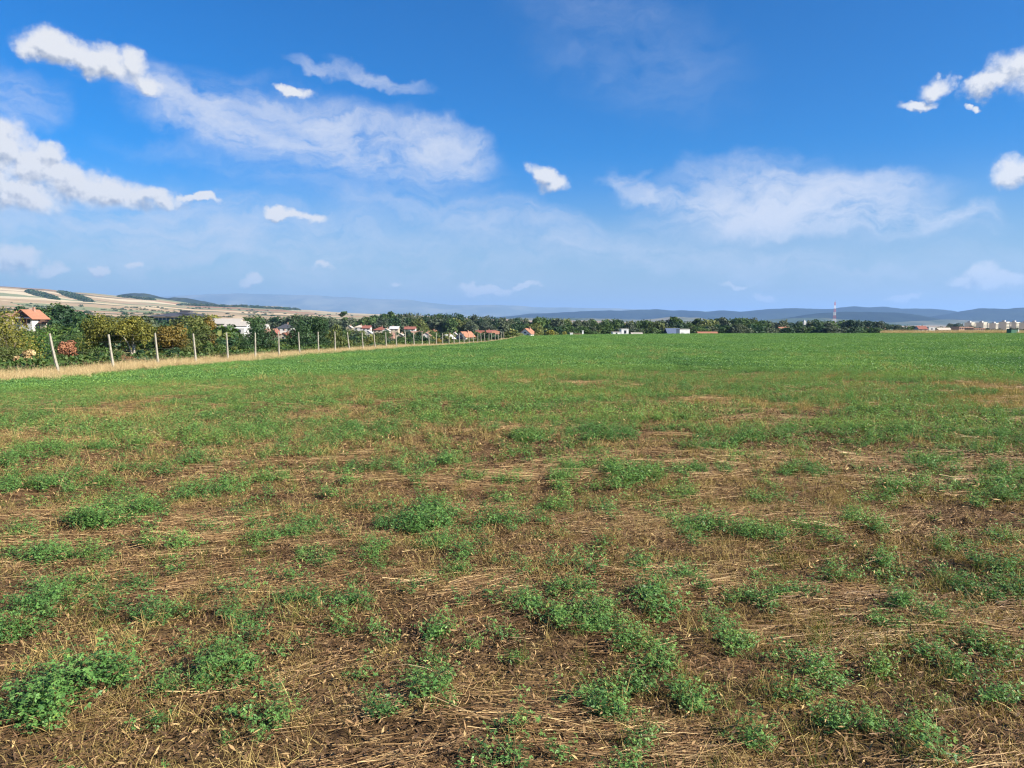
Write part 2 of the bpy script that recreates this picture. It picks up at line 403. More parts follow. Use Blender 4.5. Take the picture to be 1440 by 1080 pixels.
# ---- ground materials
def mat_field():
    m = bpy.data.materials.new('field_soil'); m.use_nodes = True; t = NT(m.node_tree); b = t.n['Principled BSDF']
    g = t.node('ShaderNodeNewGeometry'); P = g.outputs['Position']
    sp = t.node('ShaderNodeSeparateXYZ'); t.l.new(P, sp.inputs[0])
    dist = t.node('ShaderNodeVectorMath', operation='LENGTH'); t.l.new(P, dist.inputs[0]); D = dist.outputs['Value']
    f1, _ = t.noise(P, 1.1, 5, .6); f2, _ = t.noise(P, 14, 6, .7); f3, _ = t.noise(P, 75, 5, .75)
    fs, _ = t.noise(t.mapping(P, rot=(0, 0, R(-8)), scale=(.18, 1, 1)), 60, 4, .7, .5)
    soil = t.ramp(t.math('ADD', t.math('MULTIPLY', f2, .6), t.math('MULTIPLY', f3, .4)),
                  [(.34, (.024, .014, .008)), (.46, (.080, .046, .022)), (.56, (.18, .108, .048)), (.66, (.33, .215, .10))])
    straw = t.mix(t.sstep(fs, .42, .62), (.085, .050, .020), (.31, .20, .075))
    near = t.mix(t.sstep(f1, .46, .60, 0, .8), soil, straw)
    g1, _ = t.noise(t.mapping(P, scale=(.6, 1, 1)), 5, 6, .7); g2, _ = t.noise(P, .25, 4, .6)
    green = t.ramp(g1, [(.3, (.055, .095, .022)), (.5, (.10, .17, .036)), (.68, (.17, .24, .065))])
    green = t.mix(t.sstep(g2, .56, .72, 0, .55), green, (.20, .19, .07))
    col = t.mix(t.sstep(D, 22, 60, 0, .95), near, green)
    t.put(b.inputs['Base Color'], col); b.inputs['Roughness'].default_value = .95; b.inputs['Specular IOR Level'].default_value = .1
    bn = t.node('ShaderNodeBump'); bn.inputs['Strength'].default_value = .9; bn.inputs['Distance'].default_value = .05
    t.put(bn.inputs['Height'], t.math('ADD', f2, t.math('MULTIPLY', f3, .5))); t.l.new(bn.outputs[0], b.inputs['Normal'])
    return m
def mat_valley():
    m = bpy.data.materials.new('valley_farmland'); m.use_nodes = True; t = NT(m.node_tree); b = t.n['Principled BSDF']
    g = t.node('ShaderNodeNewGeometry'); P = g.outputs['Position']
    dist = t.node('ShaderNodeVectorMath', operation='LENGTH'); t.l.new(P, dist.inputs[0]); D = dist.outputs['Value']
    n, nc = t.noise(P, .05, 5, .6); n2, _ = t.noise(P, .9, 5, .7)
    near = t.ramp(t.math('ADD', t.math('MULTIPLY', n, .5), t.math('MULTIPLY', n2, .5)),
                  [(.35, (.06, .075, .03)), (.5, (.13, .13, .05)), (.62, (.27, .22, .10))])
    _, wc = t.noise(P, .0012, 3, .5)
    ws = t.vmath('SCALE', t.vmath('SUBTRACT', wc, (.5, .5, .5))); ws.node.inputs['Scale'].default_value = 500
    P2 = t.vmath('ADD', P, ws)
    q = t.mapping(P2, rot=(0, 0, R(-24)), scale=(1 / 1000, 1 / 260, 0))
    v = t.node('ShaderNodeTexVoronoi', feature='F1', distance='CHEBYCHEV', voronoi_dimensions='2D'); t.l.new(q, v.inputs['Vector']); v.inputs['Scale'].default_value = 1; v.inputs['Randomness'].default_value = .8
    sc = t.node('ShaderNodeSeparateColor'); t.l.new(v.outputs['Color'], sc.inputs[0])
    strip = t.ramp(sc.outputs[0], [(0, (.34, .24, .14)), (.16, (.50, .38, .23)), (.30, (.20, .21, .11)), (.44, (.40, .28, .18)), (.58, (.30, .16, .09)), (.70, (.52, .42, .27)), (.80, (.14, .17, .09)), (.90, (.42, .33, .20))], 'CONSTANT')
    q2 = t.mapping(P, rot=(0, 0, R(-30)), scale=(1 / 1500, 1 / 420, 0))
    wv, _ = t.noise(q2, 1.5, 5, .6)
    q3 = t.mapping(P, loc=(2.2, 5.1, 0), rot=(0, 0, R(-50)), scale=(1 / 1700, 1 / 300, 0))
    wv3, _ = t.noise(q3, 1.0, 4, .6)
    strip = t.mix(t.sstep(wv3, .59, .61, 0, .9), strip, (.045, .065, .035))
    strip = t.mix(t.sstep(n, .4, .7, 0, .2), strip, (.2, .2, .1))
    col = t.mix(t.sstep(D, 700, 1300), near, strip)
    t.put(b.inputs['Base Color'], col); b.inputs['Roughness'].default_value = .95; b.inputs['Specular IOR Level'].default_value = .1
    return m
def mat_hill(name, c1, c2, sc):
    m = bpy.data.materials.new(name); m.use_nodes = True; t = NT(m.node_tree); b = t.n['Principled BSDF']
    g = t.node('ShaderNodeNewGeometry'); P = g.outputs['Position']
    n, _ = t.noise(P, sc, 6, .65)
    t.put(b.inputs['Base Color'], t.mix(t.sstep(n, .42, .66), c1, c2)); b.inputs['Roughness'].default_value = 1; b.inputs['Specular IOR Level'].default_value = 0
    return m

# ---- field sheet
azs = np.unique(np.concatenate([np.linspace(-math.pi, -R(42), 60), np.linspace(-R(42), R(42), 420), np.linspace(R(42), math.pi, 60)]))
t_near = np.concatenate([[.05, .6, 1.2], np.geomspace(1.9, 1000, 330)])
def rs_field(a):
    e = float(edge_r(a)); r = np.concatenate([[.05, .6, 1.2], 1.9 * (e / 1.9) ** np.linspace(0, 1, 330)])
    return r
def fz_rough(X, Y):
    D = np.hypot(X, Y)
    z = field_z(X, Y)
    z = z + ((fbm(X * 2.6, Y * 2.6, 3) - .5) * .09 + (fbm(X * 14, Y * 14, 2) - .5) * .03) * np.clip(1.4 - D / 30, 0, 1)
    return z
def fine_ground(X, Y): return fz_rough(np.asarray(X, float), np.asarray(Y, float))
V, Fq = polar('field', azs, rs_field, fz_rough, None)
MATS['field_soil'] = mat_field(); MATS['valley'] = mat_valley()
tag(obj('field', mesh('field', V, Fq, 'field_soil', smooth=True)), kind='structure')
# ---- valley sheet
azv = np.unique(np.concatenate([np.linspace(-math.pi, -R(45), 40), np.linspace(-R(45), R(45), 400), np.linspace(R(45), math.pi, 40)]))
def rs_val(a):
    e = float(edge_r(a)) - .5
    return np.concatenate([np.linspace(e, e + 60, 16), e + 60 + (np.geomspace(10, 60000, 150) - 10)])
V, Fq = polar('valley', azv, rs_val, valley_z, None)
tag(obj('valley_ground', mesh('valley_ground', V, Fq, 'valley', smooth=True)), kind='structure')

# ---- hills and mountains: ridges with real depth
def ridge(name, prof, Y, depth, mat, base=-60, rough=.035, seed=0, n=260):
    px = np.array([p[0] for p in prof], float); py = np.array([p[1] for p in prof], float)
    xs = np.linspace(px[0], px[-1], n); ys = np.interp(xs, px, py)
    ys = ys + (fbm(xs / 14 + seed * 7.7, xs * 0 + seed, 4) - .5) * 1.6
    nd = 26; V = []
    T = np.linspace(-1, 1, nd)
    for xx, yy in zip(xs, ys):
        p = at(xx, yy, Y)
        for t in T:
            yv = Y + t * depth; k = 1.0                       # rows at real distance, straight back
            xw = (xx - 720) / F * Y
            prof_h = (1 - abs(t)) ** .85 if t <= 0 else (1 - t) ** .9
            V.append((xw, yv, base + (p.z - base) * prof_h))
    V = np.array(V).reshape(n, nd, 3)
    H = (V[:, :, 2] - base)
    nz = (fbm(V[:, :, 0] / (depth * .30) + seed * 3.1, V[:, :, 1] / (depth * .30), 5) - .5) * 2
    env = 1 - np.abs(T)[None, :] ** 2
    shoulder = np.abs(T)[None, :] ** .8
    V[:, :, 2] += nz * (rough * 9) * H * shoulder * env
    a_ = np.array([i * nd + j for i in range(n - 1) for j in range(nd - 1)])
    Fq = np.stack([a_, a_ + nd, a_ + nd + 1, a_ + 1], 1)
    return tag(obj(name, mesh(name, V.reshape(-1, 3), Fq, mat, smooth=True)), kind='structure')
MATS['far_forest'] = mat_hill('far_forest', (.007, .014, .013), (.020, .030, .020), .0016)
MATS['far_range'] = mat_hill('far_range', (.10, .125, .11), (.19, .20, .16), .0008)  # paleness of distant haze put into the surface colour
MATS['hill_forest'] = mat_hill('hill_forest', (.020, .030, .018), (.05, .055, .03), .004)
MATS['low_hills'] = mat_hill('low_hills', (.05, .07, .04), (.19, .17, .12), .0011)
ridge('forested_hill', [(150, 422), (170, 414), (185, 411), (195, 410), (210, 411), (225, 415), (240, 417.5), (250, 416), (262, 417), (280, 421), (300, 425), (320, 429.5), (345, 434), (370, 440)], 7600, 900, 'hill_forest', seed=1)
ridge('forested_hill', [(372, 434), (400, 432), (430, 435), (470, 440), (500, 445)], 9000, 900, 'hill_forest', seed=2)
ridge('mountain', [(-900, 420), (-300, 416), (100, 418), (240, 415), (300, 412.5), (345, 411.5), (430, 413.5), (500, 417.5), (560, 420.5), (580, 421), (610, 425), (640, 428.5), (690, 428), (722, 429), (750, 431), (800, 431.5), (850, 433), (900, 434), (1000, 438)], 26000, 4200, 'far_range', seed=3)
ridge('mountain', [(660, 450), (740, 441), (800, 438), (840, 436), (870, 436), (920, 434), (945, 436), (970, 436), (990, 438), (1015, 436), (1040, 438), (1065, 435), (1115, 432), (1140, 433.5), (1170, 433.5), (1195, 430), (1212, 431), (1240, 431), (1262, 433), (1300, 433), (1322, 434.5), (1345, 438), (1400, 444), (1460, 452)], 14500, 2300, 'far_forest', seed=4)
ridge('mountain', [(1280, 452), (1310, 444), (1345, 438.5), (1375, 433), (1410, 434), (1430, 432), (1460, 431), (1560, 426), (1700, 424), (2300, 420), (3200, 424)], 11800, 1800, 'far_forest', seed=5)
ridge('forested_hill', [(1090, 449), (1120, 444), (1150, 439.5), (1180, 437.5), (1220, 438), (1255, 439), (1290, 443), (1325, 451)], 9500, 1200, 'far_forest', seed=6)
ridge('low_hill', [(600, 452), (690, 447), (760, 446), (830, 447), (880, 449), (905, 449), (945, 444.5), (975, 446), (1010, 450), (1060, 451), (1110, 447), (1150, 446.5), (1200, 450), (1250, 453), (1330, 449), (1400, 452), (1480, 455)], 8000, 700, 'low_hills', seed=7)

# ------------------------------------------------------------------ foliage builders
def unit(n):
    v = rng.normal(size=(n, 3)); return v / np.linalg.norm(v, axis=1, keepdims=True)
def leaf_quads(C, N, L, Wd, up=None):
    """rhombic leaves at C with normal N, length L and width Wd"""
    n = len(C); d = unit(n); d -= N * np.sum(d * N, 1, keepdims=True); d /= np.linalg.norm(d, axis=1, keepdims=True) + 1e-9
    s_ = np.cross(N, d); L = L[:, None]; Wd = Wd[:, None]
    V = np.stack([C - d * L / 2, C + s_ * Wd / 2 + N * Wd * .12, C + d * L / 2, C - s_ * Wd / 2 + N * Wd * .12], 1).reshape(-1, 3)
    return V, np.arange(4 * n).reshape(n, 4)
def crown(nm, mat, w_, h, n, leaf, lobes=14, base=.25, droop=0, gap=.0, flat=0.0, trunk=None, limbs=0):
    """w_ radius, h total height; crown from base*h to h.  Returns (mesh, lobe centres)"""
    cz = h * (base + 1) / 2; hh = h * (1 - base) / 2
    k = np.arange(lobes); dirs = unit(lobes); rad = rng.uniform(.25, .80, lobes)[:, None]
    C = dirs * rad * np.array([w_, w_, hh]); C[:, 2] += cz
    taper = np.clip(1 - .35 * (C[:, 2] - cz) / hh, .5, 1.2); C[:, 0] *= taper; C[:, 1] *= taper
    rl = rng.uniform(.26, .46, lobes) * min(w_, hh) * 1.15
    which = rng.choice(lobes, n, p=rl ** 2 / np.sum(rl ** 2)); u = unit(n)
    sh = rng.uniform(.55, 1.0, n) ** .6 * (1 + .25 * (rng.random(n) ** 4))
    Pp = C[which] + u * (rl[which] * sh)[:, None] * np.array([1.12, 1.12, .92])
    Pp[:, 2] -= droop * rng.random(n) * rl[which]
    Pp[:, 2] = np.maximum(Pp[:, 2], h * base * .5 * rng.random(n))
    N = u * .9 + unit(n) * .8 + np.array([0, 0, .35]); N /= np.linalg.norm(N, axis=1, keepdims=True)
    L = leaf * rng.uniform(.6, 1.5, n); V, Fq = leaf_quads(Pp, N, L, L * rng.uniform(.55, .95, n))
    tl = rng.uniform(.25, .75, lobes)[which] + rng.normal(0, .16, n)
    return V, Fq, np.repeat(np.clip(tl, 0, 1), 4), C
def trunk_mb(h, base, w_, C, r0, nl=5, lean=0):
    mb = MB(); top = h * (base + .45)
    pts = [(lean * t * t * w_ + .06 * w_ * math.sin(3 * t), .05 * w_ * math.cos(4 * t), t * top - .3 * (t == 0)) for t in (0, .2, .45, .7, 1)]
    mb.tube(pts, [r0 * 1.25, r0, r0 * .8, r0 * .55, r0 * .22], 7)
    for i in random.sample(range(len(C)), min(nl, len(C))):
        c = C[i]; t = random.choice((.2, .45, .45, .7)); s_ = Vector(pts[[0, .2, .45, .7, 1].index(t)])
        e = Vector(c) * .92; mid = (s_ + e) / 2 + Vector((0, 0, .08 * h))
        mb.tube([s_, mid, e], [r0 * .5, r0 * .3, r0 * .08], 5)
    return mb
def near_tree(name, px, ytop, ybase_guess, Y, wpx, mat, label, cat='tree', base=.22, leafn=5000, leaf=.13, lobes=16, droop=.2, bark='bark', r0=.10, nl=5, group=None, lean=0, ytrunk=None, sq=1.0):
    top = at(px, ytop, Y); gx, gy = top.x, top.y; gz = ground_z(gx, gy)
    h = top.z - gz; w_ = wpx / F * Y / 2
    V, Fq, tt, C = crown(name, mat, w_, h, leafn, leaf, lobes, base, droop)
    V[:, 1] *= sq; V[:, 2] *= h / np.percentile(V[:, 2], 99.6)
    t = thing(name, (gx, gy, gz), label, cat, group)
    obj('foliage' if cat != 'tree' else 'crown', mesh('crown', V, Fq, mat, tt), t)
    trunk_mb(h, base, w_, C, r0, nl, lean).build('trunk', bark, t)
    return t

# joined far-tree variants (crown + trunk in one mesh, too small to show parts)
def far_variant(mat, w_, h, n, leaf, base=.12, lobes=11, droop=.1):
    V, Fq, tt, C = crown('far', mat, w_, h, n, leaf, lobes, base, droop)
    mb = trunk_mb(h, base, w_, C, h * .018, 3); nv = len(V)
    faces = [tuple(f) for f in Fq.tolist()] + [tuple(i + nv for i in f) for f in mb.f]
    V[:, 2] *= h / np.percentile(V[:, 2], 99.3)
    VV = np.vstack([V, np.array(mb.v)])
    return mesh('tree', VV, faces, [mat, 'bark'], np.concatenate([tt, np.full(len(mb.v), .3)]), [0] * len(Fq) + [1] * len(mb.f))
FARV = {}
for k, mt in {'dark': 'leaf_dark', 'green': 'leaf_green', 'grey': 'leaf_greygreen', 'olive': 'leaf_olive', 'yellow': 'leaf_yellow'}.items():
    FARV[k] = [far_variant(mt, rng.uniform(.38, .5), 1.0, 1500, .075, .10, 12) for _ in range(3)]
FARV['poplar'] = [far_variant('leaf_green', .14, 1.0, 900, .045, .06, 12) for _ in range(2)]
FARV['bush'] = [far_variant(m_, .6, 1.0, 1300, .085, .0, 9) for m_ in ('leaf_green', 'leaf_olive', 'leaf_dark')]
def far_tree(kind, px, ytop, Y, label, group, name='tree', wk=1.0, cat='tree', hmax=None):
    p = at(px, ytop, Y); gz = ground_z(p.x, p.y); h = max(2.0, p.z - gz)
    if hmax and h > hmax: h = hmax
    o = obj(name, random.choice(FARV[kind]), None, (p.x, p.y, p.z - h if hmax is None else p.z - h), random.uniform(0, 6.28))
    o.location.z = gz if hmax is None else min(p.z - h, gz + 0)
    o.scale = (h * wk * random.uniform(.9, 1.15), h * wk * random.uniform(.9, 1.15), h)
    return tag(o, label, cat, group)

# ------------------------------------------------------------------ houses
def house(name, px, ytop, ybase, Y, wpx, label, wall='white_wall', roof='orange_tile', ridge_to='side', dep=8, yaw=0.0, wallfrac=.5, wins=2, chim=True, door=False, over=.45, cat='house', group=None, storeys=1, sink=True):
    """ridge_to: 'side' ridge runs along the front, 'front' gable faces the front, 'flat' flat roof, 'hip'"""
    top = at(px, ytop, Y); bot = at(px, ybase, Y)
    W2 = wpx / F * Y / 2; H = top.z - bot.z; hw = H * wallfrac if ridge_to != 'flat' else H
    gz = ground_z(top.x, Y + dep / 2); found = max(0.3, bot.z - gz + .3) if sink else .1
    t = thing(name, (top.x * (Y + dep / 2) / Y, Y + dep / 2, bot.z), label, cat, group, R(yaw))
    d2 = dep / 2; mb = MB()
    if ridge_to == 'flat':
        mb.box(-W2, W2, -d2, d2, -found, H - .18); mb.build('wall', wall, t)
        r = MB(); r.box(-W2 - .12, W2 + .12, -d2 - .12, d2 + .12, H - .175, H); r.build('roof', roof, t)
    else:
        mb.box(-W2, W2, -d2, d2, -found, hw)
        if ridge_to == 'front':
            mb.add([(-W2, -d2, hw), (W2, -d2, hw), (0, -d2, H - .12)], [(0, 1, 2)]); mb.add([(-W2, d2, hw), (W2, d2, hw), (0, d2, H - .12)], [(0, 2, 1)])
        elif ridge_to == 'side':
            mb.add([(-W2, -d2, hw), (-W2, d2, hw), (-W2, 0, H - .12)], [(0, 2, 1)]); mb.add([(W2, -d2, hw), (W2, d2, hw), (W2, 0, H - .12)], [(0, 1, 2)])
        mb.build('wall', wall, t)
        r = MB(); th = .16
        def slab(a, b, c, d):
            a, b, c, d = map(Vector, (a, b, c, d)); n = (b - a).cross(d - a).normalized() * th
            if n.z < 0: n = -n
            r.add([a, b, c, d, a + n, b + n, c + n, d + n], [(0, 3, 2, 1), (4, 5, 6, 7), (0, 1, 5, 4), (1, 2, 6, 5), (2, 3, 7, 6), (3, 0, 4, 7)])
        if ridge_to == 'front':
            s_ = (H - hw) / W2; e = W2 + over; ze = hw - over * s_
            slab((-e, -d2 - over, ze), (0, -d2 - over, H), (0, d2 + over, H), (-e, d2 + over, ze)); slab((0, -d2 - over, H), (e, -d2 - over, ze), (e, d2 + over, ze), (0, d2 + over, H))
        elif ridge_to == 'side':
            s_ = (H - hw) / d2; e = d2 + over; ze = hw - over * s_
            slab((-W2 - over, -e, ze), (W2 + over, -e, ze), (W2 + over, 0, H), (-W2 - over, 0, H)); slab((-W2 - over, 0, H), (W2 + over, 0, H), (W2 + over, e, ze), (-W2 - over, e, ze))
        else:
            e = over; q = max(0, W2 - d2) * .9
            r.add([(-W2 - e, -d2 - e, hw), (W2 + e, -d2 - e, hw), (W2 + e, d2 + e, hw), (-W2 - e, d2 + e, hw), (-q, 0, H), (q, 0, H)],
                  [(0, 1, 5, 4), (1, 2, 5), (2, 3, 4, 5), (3, 0, 4), (0, 3, 2, 1)])
        ro = r.build('roof', roof, t)
        if chim:
            c = MB(); cx = W2 * random.choice((-.45, .4)) if ridge_to == 'side' else W2 * .25; c.box(cx - .3, cx + .3, .5, 1.1, H - 1.3, H + .9); c.build('chimney', 'brown_tile', ro)
    if wins:
        hh = hw if ridge_to != 'flat' else H
        wm = None
        ww, wh = min(1.2, W2 * .35), min(1.3, hh / storeys * .5)
        for st_ in range(storeys):
            for i in range(wins):
                cx = -W2 + 2 * W2 * (i + .5) / wins; cz = hh * (st_ + .55) / storeys
                if wm is None:
                    m_ = MB(); m_.box(-ww / 2, ww / 2, -.05, .04, -wh / 2, wh / 2); wm = mesh('window', m_.v, m_.f, 'window_dark')
                obj('window', wm, t, (cx, -d2 - .012, cz))
                if i == 0 and st_ == 0 and not ridge_to == 'flat':       # side windows
                    for sx in (-1, 1):
                        obj('window', wm, t, (sx * (W2 + .012), 0, cz), R(90))
        if ridge_to == 'front' and H - hw > 2.2:
            obj('window', wm, t, (0, -d2 - .012, hw + .5))
    if door:
        m_ = MB(); m_.box(W2 * .1, W2 * .1 + 1, -d2 - .06, -d2 - .005, 0, 2.1); m_.build('door', 'timber', t)
    return t

# farm house on the knoll, left
t = house('farmhouse', 42, 435.5, 458, 235, 27, 'farmhouse with orange tiled roof and painted-shade gable on the rise at the far left', 'white_wall', 'orange_tile', 'front', 7, yaw=-4, wallfrac=.5, wins=3, door=True, over=.7)
m_ = MB(); m_.box(-3.0, 3.0, -5.6, -3.52, 2.15, 2.3); [m_.tube([(x, -5.4, -.3), (x, -5.4, 2.15)], [.08, .08], 5) for x in (-2.8, -1.0, 1.0, 2.8)]
m_.build('porch', 'timber', t)
m_ = MB(); m_.add([(-2.7, -3.56, 2.75), (2.7, -3.56, 2.75), (0, -3.56, 4.5), (-2.7, -3.53, 2.75), (2.7, -3.53, 2.75), (0, -3.53, 4.5)], [(0, 1, 2), (3, 5, 4), (0, 3, 4, 1), (1, 4, 5, 2), (2, 5, 3, 0)]); m_.build('gable_shade_panel', 'timber', t)  # dark panel that puts the gable's shade into its colour
t = house('outbuilding', 17, 441, 449, 250, 12, 'low pale outbuilding left of the orange roofed farmhouse', 'cream_wall', 'brown_tile', 'side', 5, wins=1, chim=True)
t = house('garden_shed', 64, 450, 457.5, 236, 8, 'small timber lean-to shed right beside the farmhouse', 'cream_wall', 'timber', 'side', 3, wins=1, chim=False)
t = house('cottage', 104, 449.5, 458, 270, 12, 'small cottage with a salmon roof half hidden by the trees right of the farmhouse', 'cream_wall', 'orange_tile', 'side', 6, wins=1)

# curved-roof arena
Y = 620; p0 = at(205, 455, Y); p1 = at(268, 455, Y); zt = at(230, 438.5, Y).z; ze = at(230, 445, Y).z; zb = at(230, 456, Y).z
cx = (p0.x + p1.x) / 2; hwid = (p1.x - p0.x) / 2
t = thing('arena', (cx, Y + 14, zb), 'large sports hall with a low curved dark roof and blue glazed front', 'sports hall')
seg = 20; r_ = MB(); pr = [(-hwid - 1.5 + (2 * hwid + 3) * i / seg, (ze - zb) + (zt - ze) * math.sin(math.pi * (.08 + .84 * (i / seg) ** .9)) ** .8) for i in range(seg + 1)]
vs = []
for x, z in pr: q = math.sin(math.pi * min(1, max(0, (x + hwid) / (2 * hwid)))); zf = ze - zb + .3 * q; vs += [(x, -15.5 - 1.8 * q, zf), (x, 15, z), (x, -15.5 - 1.8 * q, zf - .6), (x, 15, z - .7)]
fs = []
for i in range(seg): a = 4 * i; fs += [(a, a + 4, a + 5, a + 1), (a + 2, a + 3, a + 7, a + 6), (a, a + 2, a + 6, a + 4), (a + 1, a + 5, a + 7, a + 3)]
fs += [(0, 1, 3, 2), (4 * seg, 4 * seg + 2, 4 * seg + 3, 4 * seg + 1)]
r_.add(vs, fs); ro = r_.build('roof', 'dark_roof', t)
c_ = MB(); c_.box(hwid * .25, hwid * .72, -2, 4, zt - zb - .3, zt - zb + 1.3); c_.build('roof_vent', 'dark_roof', ro)
b_ = MB(); b_.box(-hwid, hwid, -13.5, 14, -9, ze - zb - .5); b_.build('wall', 'grey_wall', t)
gm = MB(); gm.box(-1.25, 1.25, -.06, .05, 0, ze - zb - 1.3); gme = mesh('window', gm.v, gm.f, 'glazing_blue')
for i in range(11): obj('window', gme, t, (-hwid + 2.2 + i * (2 * hwid - 4.4) / 10, -13.57, .3))
house('clubhouse', 212, 455, 462, 420, 32, 'long low building with an orange roof in front of the curved arena', 'cream_wall', 'orange_tile', 'side', 8, wins=5, chim=False, cat='building')
house('white_annex', 248, 455.5, 461, 425, 26, 'white flat annex below the right end of the arena', 'white_wall', 'pale_roof', 'flat', 8, wins=3, chim=False, cat='building')
# white halls
house('warehouse', 318, 448, 459, 470, 44, 'long warehouse with a broad pale pitched roof right of the arena', 'beige_wall', 'pale_roof', 'side', 26, yaw=8, wallfrac=.35, wins=0, chim=False, cat='building', over=.6)
house('warehouse', 335, 452, 463, 430, 30, 'shorter warehouse with a cream roof in front of the long pale one', 'bright_wall', 'pale_roof', 'side', 18, yaw=10, wallfrac=.4, wins=0, chim=False, cat='building')
house('workshop', 313, 459.5, 469, 400, 26, 'white workshop with a dark grey roof below the pale warehouses', 'white_wall', 'dark_roof', 'side', 9, wins=3, chim=False, cat='building', wallfrac=.55)
house('white_store', 337, 462, 470, 380, 24, 'white store with a flat white roof left of the dark green tree', 'white_wall', 'pale_roof', 'flat', 12, wins=2, chim=False, cat='building')
# village, left to right
G = 'houses of the village beyond the fence'
def vh(px, yt, yb, w_, Y, label, **k): return house('village_house', px, yt, yb, Y, w_, label, group=G, **k)
vh(303, 466, 481, 26, 330, 'white house with two dark gabled dormers in an orange roof, below the warehouses', wall='white_wall', roof='orange_tile', ridge_to='side', dep=7, wallfrac=.45, wins=2)
vh(293, 468, 479, 9, 322, 'dark timber gable end at the left of the two dormer house', wall='timber', roof='red_tile', ridge_to='front', dep=5, wins=1, chim=False)
vh(323, 473, 484, 11, 335, 'small dark red house with a dark roof behind the sixth fence post', wall='red_tile', roof='dark_roof', ridge_to='side', dep=5, wins=1, chim=False)
house('garden_wall_hut', 332, 481.5, 486, 300, 12, 'low white hut beside the small dark red house', 'white_wall', 'pale_roof', 'flat', 3, wins=1, chim=False, cat='hut')
vh(380, 462.5, 474, 15, 420, 'white house with brown roof partly behind the dark round tree', wall='white_wall', roof='brown_tile', ridge_to='side', dep=8, wins=2)
vh(387, 463.5, 472, 11, 400, 'bright orange gabled roof between the two dark round trees', wall='timber', roof='bright_red_tile', ridge_to='front', dep=8, wallfrac=.35, wins=1)
vh(402, 468, 480.5, 19, 380, 'house with a broad dark red roof and pale green base between the dark round trees', wall='cream_wall', roof='red_tile', ridge_to='front', dep=9, wallfrac=.35, wins=2)
vh(404, 465.5, 473, 18, 405, 'house with a tan roof just behind the dark red roof', wall='cream_wall', roof='pale_roof', ridge_to='side', dep=7, wins=2)
vh(402, 455, 466.5, 20, 520, 'white house with a black roof above the dark red roofed one', wall='white_wall', roof='dark_roof', ridge_to='hip', dep=11, wallfrac=.45, wins=3)
vh(372, 456, 461, 10, 540, 'low white house left of the black roofed house', wall='white_wall', roof='pale_roof', ridge_to='side', dep=7, wins=2)
vh(404, 484, 491, 13, 230, 'low brick red outhouse under the bushes between the dark round trees', wall='brown_tile', roof='orange_tile', ridge_to='side', dep=4, wins=1, chim=False)
vh(431, 473.5, 479, 12, 340, 'white roof glimpsed through the second dark round tree', wall='white_wall', roof='pale_roof', ridge_to='side', dep=6, wins=1, chim=False)
vh(461, 456.5, 463, 14, 560, 'brownish house right of the second dark round tree', wall='beige_wall', roof='brown_tile', ridge_to='side', dep=8, wins=2)
vh(492, 458, 464, 8, 600, 'small pale house furthest left of the row under the tree belt', wall='cream_wall', roof='pale_roof', ridge_to='front', dep=8, wins=1)
vh(506, 457, 464, 14, 590, 'cream house with a pale hipped roof left of the first red roof', wall='white_wall', roof='beige_wall', ridge_to='hip', dep=9, wins=2)
vh(516, 458, 465, 11, 580, 'house with a bright red roof, first red one under the tree belt', wall='white_wall', roof='bright_red_tile', ridge_to='side', dep=8, wins=2)
vh(519, 465, 471, 8, 500, 'small white house below the first bright red roof', wall='white_wall', roof='grey_wall', ridge_to='front', dep=7, wins=1)
vh(535, 459.5, 467.5, 18, 560, 'wide house with a dull red hipped roof under the tree belt', wall='cream_wall', roof='red_tile', ridge_to='hip', dep=11, wallfrac=.4, wins=3)
vh(543.5, 462, 468.5, 10, 530, 'white gable in front of the dull red hipped roof', wall='white_wall', roof='pale_roof', ridge_to='front', dep=8, wins=1)
vh(555, 459, 466, 12, 570, 'grey roofed house right of the dull red hipped roof', wall='cream_wall', roof='grey_wall', ridge_to='side', dep=8, wins=2)
vh(548, 468, 474, 13, 480, 'low house with a long brown roof below the grey roofed one', wall='brown_tile', roof='brown_tile', ridge_to='side', dep=8, wins=2)
vh(564, 469, 475.5, 10, 470, 'cream gable facing the field right of the long brown roof', wall='cream_wall', roof='pale_roof', ridge_to='front', dep=9, wallfrac=.45, wins=2)
vh(577, 459.5, 466, 15, 560, 'house with a scarlet roof and white right end in front of the dark trees', wall='white_wall', roof='bright_red_tile', ridge_to='side', dep=8, wins=2)
vh(586, 466, 472.5, 17, 510, 'house with a wide rust roof below the scarlet roof', wall='cream_wall', roof='brown_tile', ridge_to='side', dep=8, wins=3)
vh(581, 470, 476.5, 9, 450, 'round topped cream gable below the wide rust roof', wall='cream_wall', roof='beige_wall', ridge_to='front', dep=8, wins=1)
vh(600, 467.5, 476, 13, 460, 'white house with a pinkish brown gable between fence posts', wall='white_wall', roof='brown_tile', ridge_to='front', dep=8, wallfrac=.45, wins=2)
vh(608, 464.5, 472, 11, 500, 'house with an orange tan roof behind the pinkish brown gable', wall='beige_wall', roof='orange_tile', ridge_to='side', dep=8, wins=2)
vh(630, 471, 480.5, 13, 420, 'grey gabled house with white walls low behind the fence posts', wall='white_wall', roof='grey_wall', ridge_to='front', dep=8, wallfrac=.45, wins=2, yaw=-20)
vh(639.5, 467.5, 475, 8, 470, 'narrow white house right of the grey gable', wall='white_wall', roof='grey_wall', ridge_to='front', dep=7, wins=1)
vh(655, 466.5, 479, 17, 430, 'white gabled house with a vivid orange roof in the middle of the village', wall='white_wall', roof='orange_tile', ridge_to='front', dep=9, wallfrac=.42, wins=3, yaw=-35, door=True)
vh(675, 465, 472, 11, 500, 'house with a plain red roof right of the vivid orange one', wall='cream_wall', roof='red_tile', ridge_to='side', dep=8, wins=2)
